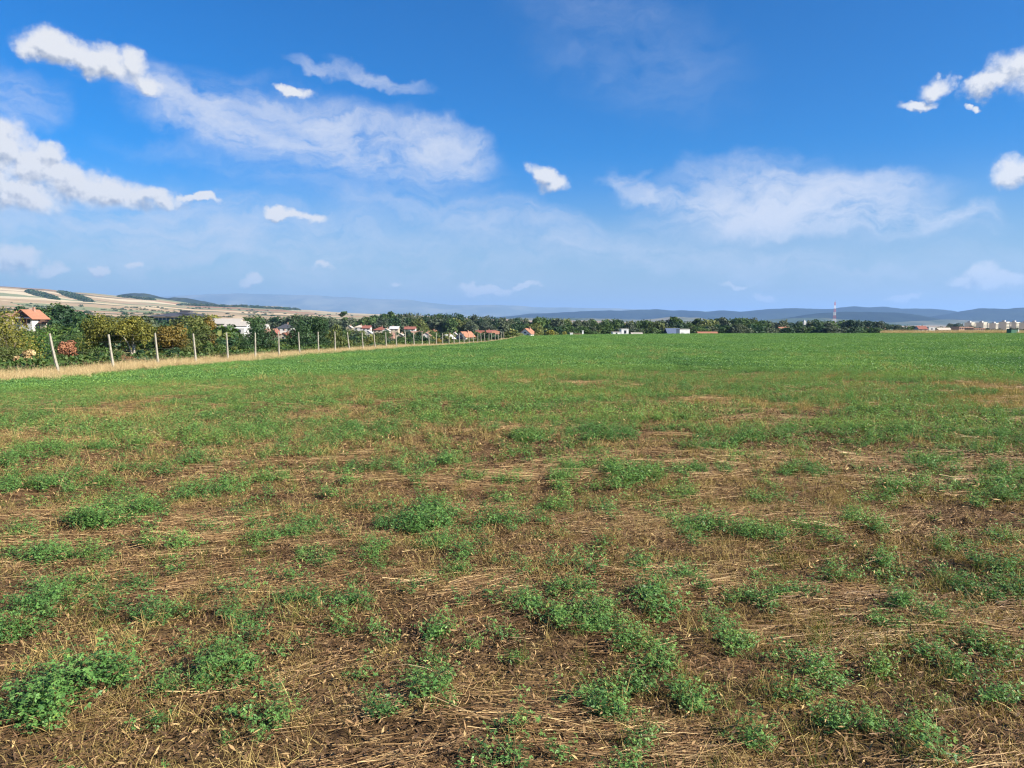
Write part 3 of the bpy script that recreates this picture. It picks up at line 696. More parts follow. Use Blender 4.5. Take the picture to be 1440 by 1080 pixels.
vh(690.5, 464.5, 472.5, 12, 480, 'white house with a crimson pink roof near the end of the fence', wall='white_wall', roof='bright_red_tile', ridge_to='side', dep=8, wallfrac=.45, wins=2)
vh(697, 466, 473.5, 9, 470, 'small house with a pale orange roof right of the crimson pink roof', wall='beige_wall', roof='orange_tile', ridge_to='side', dep=8, wins=1)
vh(684, 472, 478, 8, 430, 'tiny pink roofed house just behind the fence posts', wall='white_wall', roof='orange_tile', ridge_to='front', dep=6, wins=1, chim=False)
vh(723, 467, 473, 10, 480, 'low tan roofed house left of the big white house', wall='cream_wall', roof='pale_roof', ridge_to='side', dep=8, wins=1)
t = house('white_house', 742, 462, 477, 400, 17, 'tall white house with a red orange roof at the left end of the field edge', 'bright_wall', 'orange_tile', 'front', 8, yaw=-22, wallfrac=.52, wins=2, storeys=2, door=True)
# along the far field edge
house('utility_box', 803.5, 467.5, 474, 275, 4, 'small white box like hut on the field edge right of the white house', 'bright_wall', 'pale_roof', 'flat', 1.5, wins=0, chim=False, cat='hut')
t = thing('stone_pillar', at(819.5, 474, 285), 'slim white pillar standing on the field edge', 'pillar'); m_ = MB(); m_.box(-.28, .28, -.28, .28, -.5, 2.3); m_.build('shaft', 'bright_wall', t); m_ = MB(); m_.box(-.38, .38, -.38, .38, 2.303, 2.5); m_.build('cap', 'bright_wall', t)
house('low_brick_building', 812, 469.5, 473, 300, 12, 'low rust coloured wall like building between the white box and the pillar', 'pink_wall', 'brown_tile', 'flat', 4, wins=0, chim=False, cat='building')
t = house('modern_house', 877.5, 462.5, 473, 360, 10, 'tall white cube of a flat roofed house with one dark window', 'bright_wall', 'bright_wall', 'flat', 7, wins=0, chim=False)
m_ = MB(); m_.box(-.45, .65, -3.56, -3.45, 1.4, 2.9); m_.build('window', 'window_dark', t)
house('white_garage', 866, 466.5, 473, 350, 11, 'low white flat roofed building left of the tall white cube', 'bright_wall', 'pale_roof', 'flat', 6, wins=1, chim=False, cat='building')
house('long_low_building', 895, 468, 472.5, 370, 14, 'long low pale roof right of the tall white cube', 'bright_wall', 'pale_roof', 'side', 5, wins=2, chim=False, cat='building')
house('blue_roofed_hall', 945.5, 462, 473, 400, 18, 'hall with a slate blue roof on the field edge', 'slate_blue_roof', 'slate_blue_roof', 'side', 12, wins=0, chim=False, cat='building', wallfrac=.3)
t = house('white_hall', 960.5, 462.5, 473, 370, 14, 'bright white block with a gate standing right of the slate blue roof', 'bright_wall', 'pale_roof', 'flat', 8, wins=0, chim=False, cat='building')
m_ = MB(); m_.box(-1.7, -.6, -4.06, -3.97, -.2, 2.0); m_.build('door', 'grey_wall', t)
house('tile_stack_roof', 994, 466.8, 471.5, 380, 26, 'very low building with a long terracotta roof on the field edge', 'pink_wall', 'orange_tile', 'side', 6, wins=0, chim=False, cat='building')
house('long_beige_building', 1052, 453.5, 462, 700, 26, 'long beige flat roofed building rising from the trees right of centre', 'beige_wall', 'pale_roof', 'flat', 14, wins=7, chim=False, cat='building')
house('terracotta_house', 1102, 460, 467, 560, 14, 'terracotta roofed house among the trees right of the long beige building', 'beige_wall', 'orange_tile', 'side', 8, wins=3)
t = thing('church_tower', at(1131, 466, 640), 'slim white tower with a pointed top rising from the trees', 'tower')
m_ = MB(); hT = at(1131, 450.5, 640).z - at(1131, 466, 640).z; m_.box(-1.1, 1.1, -1.1, 1.1, -4, hT - 2); m_.build('shaft', 'white_wall', t)
m_ = MB(); m_.add([(-1.25, -1.25, hT - 2), (1.25, -1.25, hT - 2), (1.25, 1.25, hT - 2), (-1.25, 1.25, hT - 2), (0, 0, hT + .6)], [(0, 1, 4), (1, 2, 4), (2, 3, 4), (3, 0, 4), (0, 3, 2, 1)]); m_.build('spire', 'grey_wall', t)
house('grey_roofed_house', 1134, 461.5, 467, 540, 13, 'pale house with a grey roof below the slim white tower', 'cream_wall', 'grey_wall', 'side', 8, wins=2)
house('white_gable_house', 1220, 462, 467.5, 520, 9, 'white gabled house among the trees right of the mast', 'white_wall', 'orange_tile', 'front', 8, wins=1)
house('white_house_by_wood', 1248, 463.5, 468.5, 500, 11, 'low white house at the field edge left of the city', 'white_wall', 'pale_roof', 'side', 8, wins=2)
house('white_house_by_wood', 1295, 458.5, 467, 620, 12, 'white house with a red roof at the right end of the tree belt', 'white_wall', 'bright_red_tile', 'side', 8, wins=2)
house('white_cube', 1307, 459.5, 466.5, 640, 9, 'small white flat roofed house right of the red roof', 'white_wall', 'pale_roof', 'flat', 8, wins=1, chim=False)
house('beige_row', 1326, 461, 467, 700, 18, 'row of beige houses under a long beige roof', 'beige_wall', 'beige_wall', 'side', 9, wins=4)
house('pink_school', 1353, 459.5, 470, 640, 20, 'left wing of the long pink orange building before the apartment blocks', 'pink_wall', 'brown_tile', 'flat', 12, wins=6, storeys=2, chim=False, cat='building')
house('pink_school', 1371, 461.5, 471, 600, 16, 'lower right wing of the pink orange building', 'pink_wall', 'orange_tile', 'flat', 12, wins=5, storeys=2, chim=False, cat='building')
# apartment blocks
def block(px, yt, yb, w_, Y, label, wall='block_pale', wall2='block_cream', n=6, st_=8):
    top = at(px, yt, Y); bot = at(px, yb, Y); W2 = w_ / F * Y / 2; H = top.z - bot.z
    t = thing('apartment_block', (top.x, Y, bot.z), label, 'apartment block', 'apartment blocks of the city at the right', R(random.uniform(18, 34)))
    m_ = MB(); m_.box(-W2, W2 * .25, -6, 7, -12, H); m_.build('wall', wall, t)
    m_ = MB(); m_.box(W2 * .25 + .01, W2, -4.5, 8, -12, H * .93); m_.build('wall', wall2, t)
    m_ = MB(); m_.box(-W2 * .6, -W2 * .2, -1, 4, H + .003, H + 2.6); m_.build('lift_house', 'grey_wall', t)
    m_ = MB(); m_.box(W2 * .25 - 1.6, W2 * .25 - .1, -6.3, -6.01, 0, H - .4); m_.build('stairwell', 'window_dark', t)
    wm = MB(); wm.box(-1.0, 1.0, -.06, .05, -.75, .75); wm = mesh('window', wm.v, wm.f, 'window_dark')
    for k in range(st_):
        for i in range(n):
            x = -W2 + 2 * W2 * (i + .5) / n; yy = -6.02 if x + 1.0 < W2 * .25 else -4.52
            if x - 1.8 < W2 * .25 < x + 1.0: continue
            obj('window', wm, t, (x, yy, H * (k + .5) / (st_ + .7)))
block(1366, 453.5, 468, 13, 1350, 'apartment block furthest left of the city, behind the pink building')
block(1383, 453.5, 469, 14, 1300, 'second apartment block from the left, white with a cream right half')
block(1400, 454.5, 468, 13, 1380, 'third apartment block from the left, a little lower than its neighbours')
block(1414.5, 452.5, 469.5, 13, 1240, 'fourth apartment block from the left, tall and yellowish', 'block_pale', 'beige_wall')
block(1429, 453, 469, 13, 1270, 'fifth apartment block from the left, behind the green kiosk', 'block_pale', 'beige_wall')
block(1443, 453.5, 469, 12, 1230, 'apartment block cut by the right edge of the picture', 'block_pale', 'block_cream')
block(1375, 456, 468, 9, 1500, 'lower apartment block glimpsed between the first and second ones', 'block_cream', 'block_pale', 4)
block(1392, 456.5, 468, 8, 1520, 'lower apartment block glimpsed between the second and third ones', 'block_cream', 'beige_wall', 4)
block(1407, 456, 468, 8, 1480, 'lower apartment block glimpsed between the third and fourth ones', 'block_cream', 'block_pale', 4)
block(1436, 455.5, 469, 8, 1460, 'lower apartment block glimpsed right of the fifth one', 'block_cream', 'block_pale', 4)
# green kiosk on the field edge far right
t = house('green_kiosk', 1424.5, 462.5, 471.5, 266, 11, 'small green hut at the edge of the field at the far right', 'green_panel', 'dark_roof', 'flat', 2.6, wins=0, chim=False, cat='hut')
m_ = MB(); m_.box(1.0, 1.3, -1.38, -1.29, -.2, 2.2); m_.build('door_frame', 'lattice_white', t)
# lattice mast
Y = 1500; pb = at(1173, 462, Y); ph = at(1173, 425, Y).z - pb.z
t = thing('radio_mast', pb, 'tall red and white lattice radio mast beyond the trees', 'mast')
secs = 8
for k in range(secs):
    m_ = MB(); z0, z1 = ph * k / secs, ph * (k + 1) / secs; w0, w1 = [2.9 * (1 - .72 * z / ph) for z in (z0, z1)]
    cs0 = [(w0, w0), (-w0, w0), (-w0, -w0), (w0, -w0)]; cs1 = [(w1, w1), (-w1, w1), (-w1, -w1), (w1, -w1)]
    for i in range(4):
        j = (i + 1) % 4
        m_.tube([(*cs0[i], z0), (*cs1[i], z1)], [.13, .13], 4); m_.tube([(*cs0[i], z0), (*cs1[j], z1)], [.07, .07], 4); m_.tube([(*cs0[j], z0), (*cs1[i], z1)], [.07, .07], 4)
        m_.tube([(*cs1[i], z1), (*cs1[j], z1)], [.07, .07], 4)
    m_.build('lattice_section', 'lattice_red' if k % 2 else 'lattice_white', t)
m_ = MB(); m_.tube([(0, 0, ph), (0, 0, ph + 5)], [.25, .15], 5); m_.build('antenna', 'lattice_red', t)

# ------------------------------------------------------------------ fence: leaning concrete posts
t = thing('post_fence', (fence_x(37.5), 37.5, ground_z(fence_x(37.5), 37.5)), 'long row of crooked pale concrete posts along the left edge of the field', 'fence')
o0 = Vector(t.location); tops = []
lean = {0: -.05, 1: -.42, 2: -.22, 3: -.14, 4: -.12, 5: -.04, 6: .05, 7: 0, 8: -.09, 9: -.02, 10: 0, 11: -.24, 12: -.12, 13: -.20, 14: -.10, 15: -.10}
for n in range(-3, 37):
    Yp = 37.5 + 4.0 * (n - 1); Xp = fence_x(Yp) + .0
    zb = ground_z(Xp, Yp); ln = lean.get(n, random.uniform(-.16, .08)); h = 2.12 + random.uniform(-.06, .06)
    bend = random.uniform(-.05, .05) + ln * .25; m_ = MB(); w_ = .072
    pts = [(0, 0, -.35), (0, 0, .0), (ln * .30 + bend * .5, .01, h * .33), (ln * .64 + bend * .4, .0, h * .66), (ln, 0, h)]
    m_.tube(pts, [w_ * 1.3, w_ * 1.22, w_ * 1.0, w_ * .88, w_ * .78], 6)
    o = m_.build('fence_post', 'concrete', t); o.location = Vector((Xp, Yp, zb)) - o0
    tops.append([Vector((Xp + ln * q, Yp, zb + h * q)) - o0 for q in (.3, .55, .8, .96)])
for k in range(4):
    m_ = MB()
    for a, b in zip(tops[:-1], tops[1:]):
        c = (a[k] + b[k]) / 2 - Vector((0, 0, .03)); m_.tube([a[k], c, b[k]], [.0018] * 3, 3)
    m_.build('wire', 'wire', t)

# ------------------------------------------------------------------ trees just beyond the fence
near_tree('willow_tree', 6, 434, 0, 50, 92, 'leaf_yellow', 'yellowing bushy tree at the left edge, in front of the farmhouse', leafn=7000, leaf=.10, lobes=22, droop=.5, base=.12, lean=.3)
near_tree('bush', 12, 486, 0, 44, 66, 'leaf_olive', 'olive bush at the foot of the yellow tree at the left edge', 'bush', base=.0, leafn=3500, leaf=.08)
near_tree('bush', 48, 461, 0, 92, 62, 'leaf_bright', 'bright green bushy tree just below the farmhouse', 'bush', base=.1, leafn=5000, leaf=.17, lobes=18)
near_tree('bush', 62, 478, 0, 58, 56, 'leaf_dark', 'dark green bush left of the rust red heap', 'bush', base=.0, leafn=5000, leaf=.10)
near_tree('bush', 84, 497, 0, 47, 44, 'leaf_green', 'low green bush at the foot of the second fence post', 'bush', base=.0, leafn=2500, leaf=.07)
near_tree('bush', 120, 480, 0, 60, 48, 'leaf_olive', 'olive bush right of the rust red heap', 'bush', base=.0, leafn=4000, leaf=.09)
near_tree('bush', 112, 499, 0, 48, 52, 'leaf_green', 'low mid green bush between the second and third fence posts', 'bush', base=.0, leafn=3000, leaf=.07)
near_tree('thicket', 45, 504, 0, 43.5, 30, 'leaf_rust', 'bare grey brown twiggy bush left of the leaning post', 'bush', base=.0, leafn=900, leaf=.05, bark='twig')
near_tree('walnut_tree', 146, 442, 0, 57, 68, 'leaf_yellow', 'left half of the pair of yellow olive trees behind the third post', leafn=5500, leaf=.12, lobes=17, base=.35, bark='pale_bark', droop=.4)
near_tree('walnut_tree', 184, 446, 0, 55, 88, 'leaf_yellow', 'broad yellow olive tree with a pale forked trunk behind the fourth post', leafn=6500, leaf=.12, lobes=18, base=.42, bark='pale_bark', r0=.13, nl=9, droop=.4)
near_tree('bush', 178, 498, 0, 47, 26, 'leaf_rust', 'twiggy reddish brown shrub at the foot of the pale forked trunk', 'bush', base=0, leafn=700, leaf=.05, bark='twig')
near_tree('bush', 152, 488, 0, 53, 50, 'leaf_green', 'dark green undergrowth under the left yellow olive tree', 'bush', base=0, leafn=3500, leaf=.09)
near_tree('bush', 203, 492, 0, 52, 42, 'leaf_dark', 'dark green undergrowth right of the pale forked trunk', 'bush', base=0, leafn=3500, leaf=.09)
near_tree('maple_tree', 241, 457, 0, 62, 52, 'leaf_orange', 'round orange yellow tree between the fourth and fifth posts', leafn=5500, leaf=.13, lobes=15, base=.30)
near_tree('bush', 240, 489, 0, 55, 54, 'leaf_dark', 'dark green hedge like bush below the orange yellow tree', 'bush', base=0, leafn=4500, leaf=.09, lobes=16)
near_tree('bush', 268, 476, 0, 60, 40, 'leaf_olive', 'olive bush behind the fifth post', 'bush', base=0, leafn=3500, leaf=.10)
near_tree('tall_tree', 278, 443, 0, 95, 44, 'leaf_olive', 'tall olive green tree with yellow patches right of the arena', leafn=5500, leaf=.18, lobes=16, base=.1)
near_tree('tall_tree', 292, 447, 0, 110, 30, 'leaf_orange', 'yellow brown crown touching the pale warehouse', leafn=3000, leaf=.2, lobes=12, base=.1)
near_tree('bush', 300, 482, 0, 60, 52, 'leaf_green', 'mid green bush below the two dormer house', 'bush', base=0, leafn=4500, leaf=.10)
near_tree('bush', 330, 487, 0, 62, 36, 'leaf_olive', 'olive bush left of the first dark round tree', 'bush', base=0, leafn=3500, leaf=.09)
near_tree('round_tree', 360, 445, 0, 74, 50, 'leaf_dark', 'first of two dark green round trees behind the fence, left one', leafn=9000, leaf=.13, lobes=24, base=.06, droop=.1)
near_tree('bush', 345, 478, 0, 66, 30, 'leaf_dark', 'dark green bush leaning against the left dark round tree', 'bush', base=0, leafn=3500, leaf=.1)
near_tree('bush', 393, 484, 0, 72, 40, 'leaf_green', 'green bush between the two dark round trees', 'bush', base=0, leafn=4000, leaf=.1)
near_tree('round_tree', 424, 447, 0, 86, 50, 'leaf_dark', 'second dark green round tree behind the fence, the wider right one', leafn=8000, leaf=.14, lobes=22, base=.05, droop=.1)
near_tree('round_tree', 447, 446, 0, 88, 38, 'leaf_dark', 'dark green round tree merging into the right side of the second one', leafn=5500, leaf=.14, lobes=16, base=.05)
near_tree('bush', 434, 480, 0, 78, 50, 'leaf_dark', 'dark green bush at the foot of the second round tree', 'bush', base=0, leafn=4500, leaf=.11)
near_tree('bush', 474, 457, 0, 95, 34, 'leaf_olive', 'olive tree like bush right of the dark round trees', 'bush', base=0, leafn=4500, leaf=.15)
gB = 'small bushes behind the far part of the fence'; BS = []
for px, yt, Y, w_, m_ in [(490, 461, 112, 26, 'leaf_green'), (505, 466, 118, 30, 'leaf_olive'), (500, 478, 96, 36, 'leaf_olive'), (520, 472, 112, 26, 'leaf_yellow'), (535, 468, 124, 22, 'leaf_olive'), (528, 481, 104, 30, 'leaf_green'), (550, 478, 118, 20, 'leaf_dark'),
                        (563, 476, 122, 22, 'leaf_green'), (578, 475, 130, 18, 'leaf_dark'), (590, 479, 128, 20, 'leaf_olive'), (604, 479, 134, 18, 'leaf_green'), (617, 476, 138, 20, 'leaf_orange'), (630, 481, 142, 16, 'leaf_olive'), (645, 479, 146, 20, 'leaf_green'), (660, 479, 150, 18, 'leaf_dark'), (672, 476, 156, 14, 'leaf_olive'), (683, 475, 162, 14, 'leaf_green'), (698, 473, 172, 14, 'leaf_dark'), (712, 472, 184, 12, 'leaf_green'),
                        (470, 484, 88, 26, 'leaf_green'), (455, 487, 80, 24, 'leaf_dark'), (375, 494, 66, 24, 'leaf_green'), (410, 492, 72, 24, 'leaf_green'), (318, 498, 54, 26, 'leaf_olive'), (285, 502, 52, 28, 'leaf_green')]:
    nm = {'leaf_green': 'mid green', 'leaf_olive': 'olive green', 'leaf_yellow': 'yellow green', 'leaf_dark': 'dark green', 'leaf_orange': 'orange brown'}[m_]
    side = 'left of the first dark round tree' if px < 340 else 'at the foot of the dark round trees' if px < 480 else 'in the middle stretch of the fence' if px < 600 else 'near the far end of the fence'
    BS.append((px, 'small ' + nm, near_tree('bush', px, yt, 0, Y, w_, m_, 'small bush', 'bush', base=0, leafn=1700, leaf=.10 * Y / 90, lobes=9, group=gB)))
for px, yt, Y, w_, m_, lb in [(58, 459, 150, 34, 'leaf_green', 'mid green tree on the slope below the farmhouse wall'), (34, 462, 120, 36, 'leaf_olive', 'olive tree on the slope below the farmhouse porch'), (86, 470, 110, 30, 'leaf_dark', 'dark tree just left of the rust red roof'),
                              (110, 468, 100, 30, 'leaf_green', 'green tree just right of the rust red roof'), (122, 460, 120, 30, 'leaf_dark', 'dark tree left of the yellow olive pair'), (82, 496, 50, 24, 'leaf_olive', 'little olive shrub hiding the left foot of the rust red heap'), (106, 500, 50, 22, 'leaf_dark', 'little dark shrub hiding the right foot of the rust red heap'),
                              (214, 470, 90, 36, 'leaf_green', 'green tree between the pale forked trunk and the orange yellow tree'), (262, 462, 100, 34, 'leaf_green', 'green tree behind the orange yellow tree'), (312, 478, 84, 30, 'leaf_dark', 'dark bush right below the two dormer house'), (340, 470, 120, 24, 'leaf_green', 'green tree left of the left dark round tree')]:
    near_tree('tree', px, yt, 0, Y, w_, m_, lb, 'tree', base=.05, leafn=3500, leaf=.10 * Y / 70, lobes=14)
mp = at(96, 505, 54); gz = ground_z(mp.x, mp.y)
t = thing('rust_heap', (mp.x, mp.y, gz), 'rust red dome shaped heap among the bushes just right of the leaning post', 'heap')
V, Fq, tt, C = crown('heap', 'x', .72, at(96, 471, 54).z - gz, 5200, .10, 16, .3)
obj('heap_body', mesh('heap_body', V, Fq, 'rust', tt), t)
# hay mound
mp = at(36, 503, 43.0); gz = ground_z(mp.x, mp.y)
t = thing('haystack', (mp.x, mp.y, gz), 'tan mound of old hay among the bushes at the left', 'haystack')
V, Fq, tt, C = crown('hay', 'x', .55, at(36, 486, 43.0).z - gz, 3500, .12, 14, 0)
obj('hay', mesh('hay', V, Fq, 'tall_dry_grass', tt), t)

LM = [(41, 'the farmhouse'), (105, 'the salmon roofed cottage'), (146, 'the left yellow olive tree'), (190, 'the pale forked trunk'), (232, 'the curved arena'), (276, 'the tall olive tree'), (318, 'the pale warehouses'),
      (360, 'the left dark round tree'), (402, 'the black roofed house'), (424, 'the right dark round tree'), (461, 'the brownish house'), (484, 'the lone field tree'), (516, 'the first bright red roof'), (535, 'the dull red hipped roof'),
      (577, 'the scarlet roof'), (608, 'the orange tan roof'), (655, 'the vivid orange roof'), (690, 'the crimson pink roof'), (742, 'the tall white house'), (803, 'the small white hut'), (819, 'the slim white pillar'), (877, 'the tall white cube'),
      (945, 'the slate blue roof'), (994, 'the long terracotta roof'), (1052, 'the long beige building'), (1102, 'the terracotta roofed house'), (1131, 'the slim white tower'), (1173, 'the radio mast'), (1220, 'the white gabled house'),
      (1248, 'the low white house'), (1295, 'the red roofed house'), (1326, 'the beige row'), (1362, 'the pink building'), (1400, 'the third apartment block'), (1427, 'the green hut')]
ORD = ['first', 'second', 'third', 'fourth', 'fifth', 'sixth', 'seventh', 'eighth', 'ninth', 'tenth', 'eleventh', 'twelfth']
CW = {'dark': 'dark green', 'green': 'mid green', 'grey': 'grey green', 'olive': 'olive', 'yellow': 'yellowing'}
def own_labels(items, phrase):
    """items: (px, colour word, object): label each by the landmark it stands nearest and its order from the left there"""
    seg = {}
    for px, cw, o in items: seg.setdefault(min(LM, key=lambda m: abs(m[0] - px))[1], []).append((px, cw, o))
    for lm, l in seg.items():
        l.sort(key=lambda q: q[0])
        for i, (px, cw, o) in enumerate(l):
            o['label'] = f'{cw} {phrase}, {ORD[i]} from left by {lm}' if len(l) > 1 else f'{cw} {phrase}, alone by {lm}'
own_labels(BS, 'bush behind the posts')
# ------------------------------------------------------------------ trees further off
LATER = []
def belt_mass(px0, px1, n, ytops, Y0, Y1, kinds, name, label):
    LATER.append((px0, px1, n, ytops, Y0, Y1, kinds, name, label))
def belt(px0, px1, n, ytops, Y0, Y1, kinds, label, group, wk=1.0, name='tree', jit=1.5):
    xs = np.linspace(px0, px1, n) + rng.normal(0, (px1 - px0) / n * .3, n)
    items = []
    for x in xs:
        yt = np.interp(x, *zip(*ytops)) + rng.normal(0, jit * .6) + abs(rng.normal(0, jit * .5)); k = random.choice(kinds)
        items.append((x, CW[k], far_tree(k, x, yt, rng.uniform(Y0, Y1), label, group, name, wk * rng.uniform(.85, 1.2))))
    own_labels(items, label)
for px, yt, Y, k, w_, lb in [(85, 430, 250, 'dark', 1.1, 'darkest tall tree right behind the farmhouse'), (70, 427, 262, 'green', 1.0, 'tree topping the group behind the farmhouse'), (57, 432, 270, 'dark', .9, 'dark tree close behind the farmhouse roof'),
                          (98, 434, 235, 'dark', 1.0, 'dark tree at the right end of the farmhouse group'), (28, 431, 275, 'dark', .9, 'dark tree left of the farmhouse roof'), (112, 445, 200, 'dark', 1.2, 'dark tree below and right of the farmhouse group'),
                          (128, 447, 190, 'green', 1.2, 'mid green tree left of the yellow olive pair'), (118, 455, 160, 'dark', 1.3, 'dark low tree above the rust red heap'), (100, 462, 130, 'green', 1.2, 'green tree just above the rust red heap'), (76, 456, 180, 'green', .8, 'green tree right of the farmhouse wall'), (4, 432, 300, 'grey', .8, 'grey green tree at the left edge on the rise')]:
    far_tree(k, px, yt, Y, lb, None, 'tree', w_)
belt(108, 215, 14, [(100, 443), (215, 446)], 330, 480, ['grey', 'dark', 'green'], 'tree in the hazy band', 'trees between the farmhouse and the arena', 1.6)
belt(205, 300, 11, [(200, 462), (300, 458)], 200, 330, ['green', 'olive', 'dark', 'yellow'], 'garden tree below the arena', 'garden trees below the arena', 1.4)
belt(255, 300, 5, [(250, 444), (300, 446)], 420, 560, ['olive', 'yellow'], 'tree right of the arena', 'yellowish trees right of the arena', 1.2)
belt(345, 480, 20, [(345, 446), (380, 447), (420, 444), (480, 449)], 560, 760, ['grey', 'green', 'grey', 'dark'], 'tree of the far row', 'grey green trees beyond the dark round trees', 1.2)
belt(300, 480, 14, [(300, 470), (380, 476), (480, 468)], 150, 330, ['green', 'dark', 'olive'], 'tree among near gardens', 'garden trees between the near village houses', 1.2, jit=3)
belt(470, 530, 7, [(470, 452), (500, 449), (530, 444)], 620, 700, ['grey', 'green', 'dark'], 'tree at the belt end', 'trees at the left end of the long belt', 1.0)
T1 = [(528, 443), (535, 440), (560, 442), (610, 441.5), (626, 441), (650, 443), (670, 444), (700, 447), (740, 449), (790, 448)]
belt(530, 765, 34, T1, 660, 760, ['dark', 'grey', 'green', 'grey'], 'tree in the belt crest', 'crest trees of the long belt behind the village', .9)
belt(524, 770, 26, [(x, y + 6) for x, y in T1], 600, 660, ['dark', 'grey', 'green', 'olive'], 'tree on the belt front', 'nearer trees of the long belt behind the village', 1.1)
belt(484, 735, 28, [(480, 464), (560, 466), (640, 467), (735, 466)], 440, 590, ['dark', 'green', 'olive', 'dark'], 'garden tree between roofs', 'garden trees between the red roofed houses', 1.3, jit=2.5)
belt(486, 732, 34, [(486, 470), (560, 473), (640, 475.5), (732, 471)], 270, 360, ['dark', 'green', 'olive', 'grey'], 'garden tree before the roofs', 'garden trees in front of the village row', 1.25, jit=4.5)
belt(300, 480, 14, [(300, 476), (400, 482), (480, 474)], 120, 200, ['green', 'dark', 'olive'], 'low tree past the bushes', 'low trees just past the bushes by the fence', 1.2, jit=3)
far_tree('poplar', 483.5, 438, 900, 'lone leaning dark tree standing in the open farmland left of the belt', None, 'lone_tree', 1.8)
for x, yt in ((549, 438.5), (1009, 448)): far_tree('poplar', x, yt, 640, 'thin pointed tree poking above the belt' + (' near its left end' if x < 700 else ' right of the white hall'), None, 'poplar_tree', 1.5)
T2 = [(760, 448), (800, 451), (840, 451), (900, 452.5), (940, 453), (1000, 451), (1020, 448.5), (1065, 449), (1075, 453), (1110, 452), (1150, 452), (1215, 452), (1255, 456), (1290, 459)]
belt_mass(752, 1000, 44, T2, 520, 640, ['dark', 'grey', 'green', 'olive', 'dark'], 'far_wood', 'far wood behind the white buildings on the field edge')
belt(756, 1000, 34, [(x, y + 9) for x, y in T2], 400, 470, ['dark', 'green', 'grey', 'olive'], 'low tree behind the field edge', 'lower trees behind the field edge near the white buildings', 1.3)
belt_mass(990, 1290, 52, T2, 560, 700, ['dark', 'grey', 'dark', 'green'], 'far_wood', 'far wood below the red and white radio mast')
belt(985, 1285, 42, [(x, y + 8) for x, y in T2], 400, 500, ['dark', 'dark', 'grey', 'green'], 'low tree at the field edge', 'low trees behind the far field edge right of centre', 1.4)
belt(755, 800, 8, [(755, 463), (800, 466)], 300, 380, ['dark', 'olive', 'yellow'], 'tree close beside', 'trees beside the tall white house', 1.0)
for x, yt, lb in ((947, 445.5, 'first of the slim trees above the slate blue roof'), (955, 448, 'yellow green slim tree above the white hall'), (981, 448, 'slim tree right of the white hall')): far_tree('poplar', x, yt, 560, lb, None, 'poplar_tree', 1.6)
belt(1280, 1440, 16, [(1280, 461), (1345, 459), (1440, 462)], 700, 1000, ['dark', 'grey'], 'tree among the buildings', 'trees among the buildings at the right', 1.1)
belt(1335, 1350, 4, [(1335, 456), (1350, 455)], 1100, 1250, ['dark', 'grey'], 'far tree clump', 'tree clump left of the apartment blocks', 1.3)
belt(1300, 1440, 22, [(1300, 466), (1440, 467.5)], 440, 620, ['olive', 'dark', 'grey'], 'low bush before the buildings', 'low bushes before the buildings at the right', 1.5, name='bush')
far_tree('dark', 1430, 461, 285, 'dark round tree behind the small green hut', None, 'tree', 1.1)
far_tree('dark', 1441, 466, 280, 'dark bush at the right edge by the green hut', None, 'bush', 1.1)

# ------------------------------------------------------------------ scatter with geometry nodes
def gn_scatter(name, variants, P, idx, rot, scl, label=None):
    col = bpy.data.collections.new(name + '_forms')
    for i, me in enumerate(variants):
        o = bpy.data.objects.new(f'{name}_form_{i:02d}', me); col.objects.link(o)
    me = bpy.data.meshes.new(name); n = len(P); me.vertices.add(n); me.vertices.foreach_set('co', np.asarray(P, np.float32).ravel())
    for nm, ty, arr in (('vi', 'INT', idx.astype(np.int32)), ('rt', 'FLOAT_VECTOR', rot.astype(np.float32)), ('sc', 'FLOAT', scl.astype(np.float32))):
        a = me.attributes.new(nm, ty, 'POINT'); a.data.foreach_set('vector' if ty == 'FLOAT_VECTOR' else 'value', arr.ravel())
    o = obj(name, me); tag(o, kind='stuff')
    if label: o['label'] = label
    g = bpy.data.node_groups.new(name, 'GeometryNodeTree')
    g.interface.new_socket('Geometry', in_out='INPUT', socket_type='NodeSocketGeometry'); g.interface.new_socket('Geometry', in_out='OUTPUT', socket_type='NodeSocketGeometry')
    gi = g.nodes.new('NodeGroupInput'); go = g.nodes.new('NodeGroupOutput')
    ci = g.nodes.new('GeometryNodeCollectionInfo'); ci.inputs['Collection'].default_value = col; ci.inputs['Separate Children'].default_value = True; ci.inputs['Reset Children'].default_value = True
    ip = g.nodes.new('GeometryNodeInstanceOnPoints'); ip.inputs['Pick Instance'].default_value = True
    def attr(nm, ty):
        a = g.nodes.new('GeometryNodeInputNamedAttribute'); a.data_type = ty; a.inputs['Name'].default_value = nm
        return [s for s in a.outputs if s.enabled and s.name == 'Attribute'][0]
    e2r = g.nodes.new('FunctionNodeEulerToRotation')
    L = g.links.new
    L(gi.outputs[0], ip.inputs['Points']); L(ci.outputs[0], ip.inputs['Instance']); L(attr('vi', 'INT'), ip.inputs['Instance Index'])
    L(attr('rt', 'FLOAT_VECTOR'), e2r.inputs[0]); L(e2r.outputs[0], ip.inputs['Rotation']); L(attr('sc', 'FLOAT'), ip.inputs['Scale']); L(ip.outputs[0], go.inputs[0])
    md = o.modifiers.new('scatter', 'NODES'); md.node_group = g
    return o

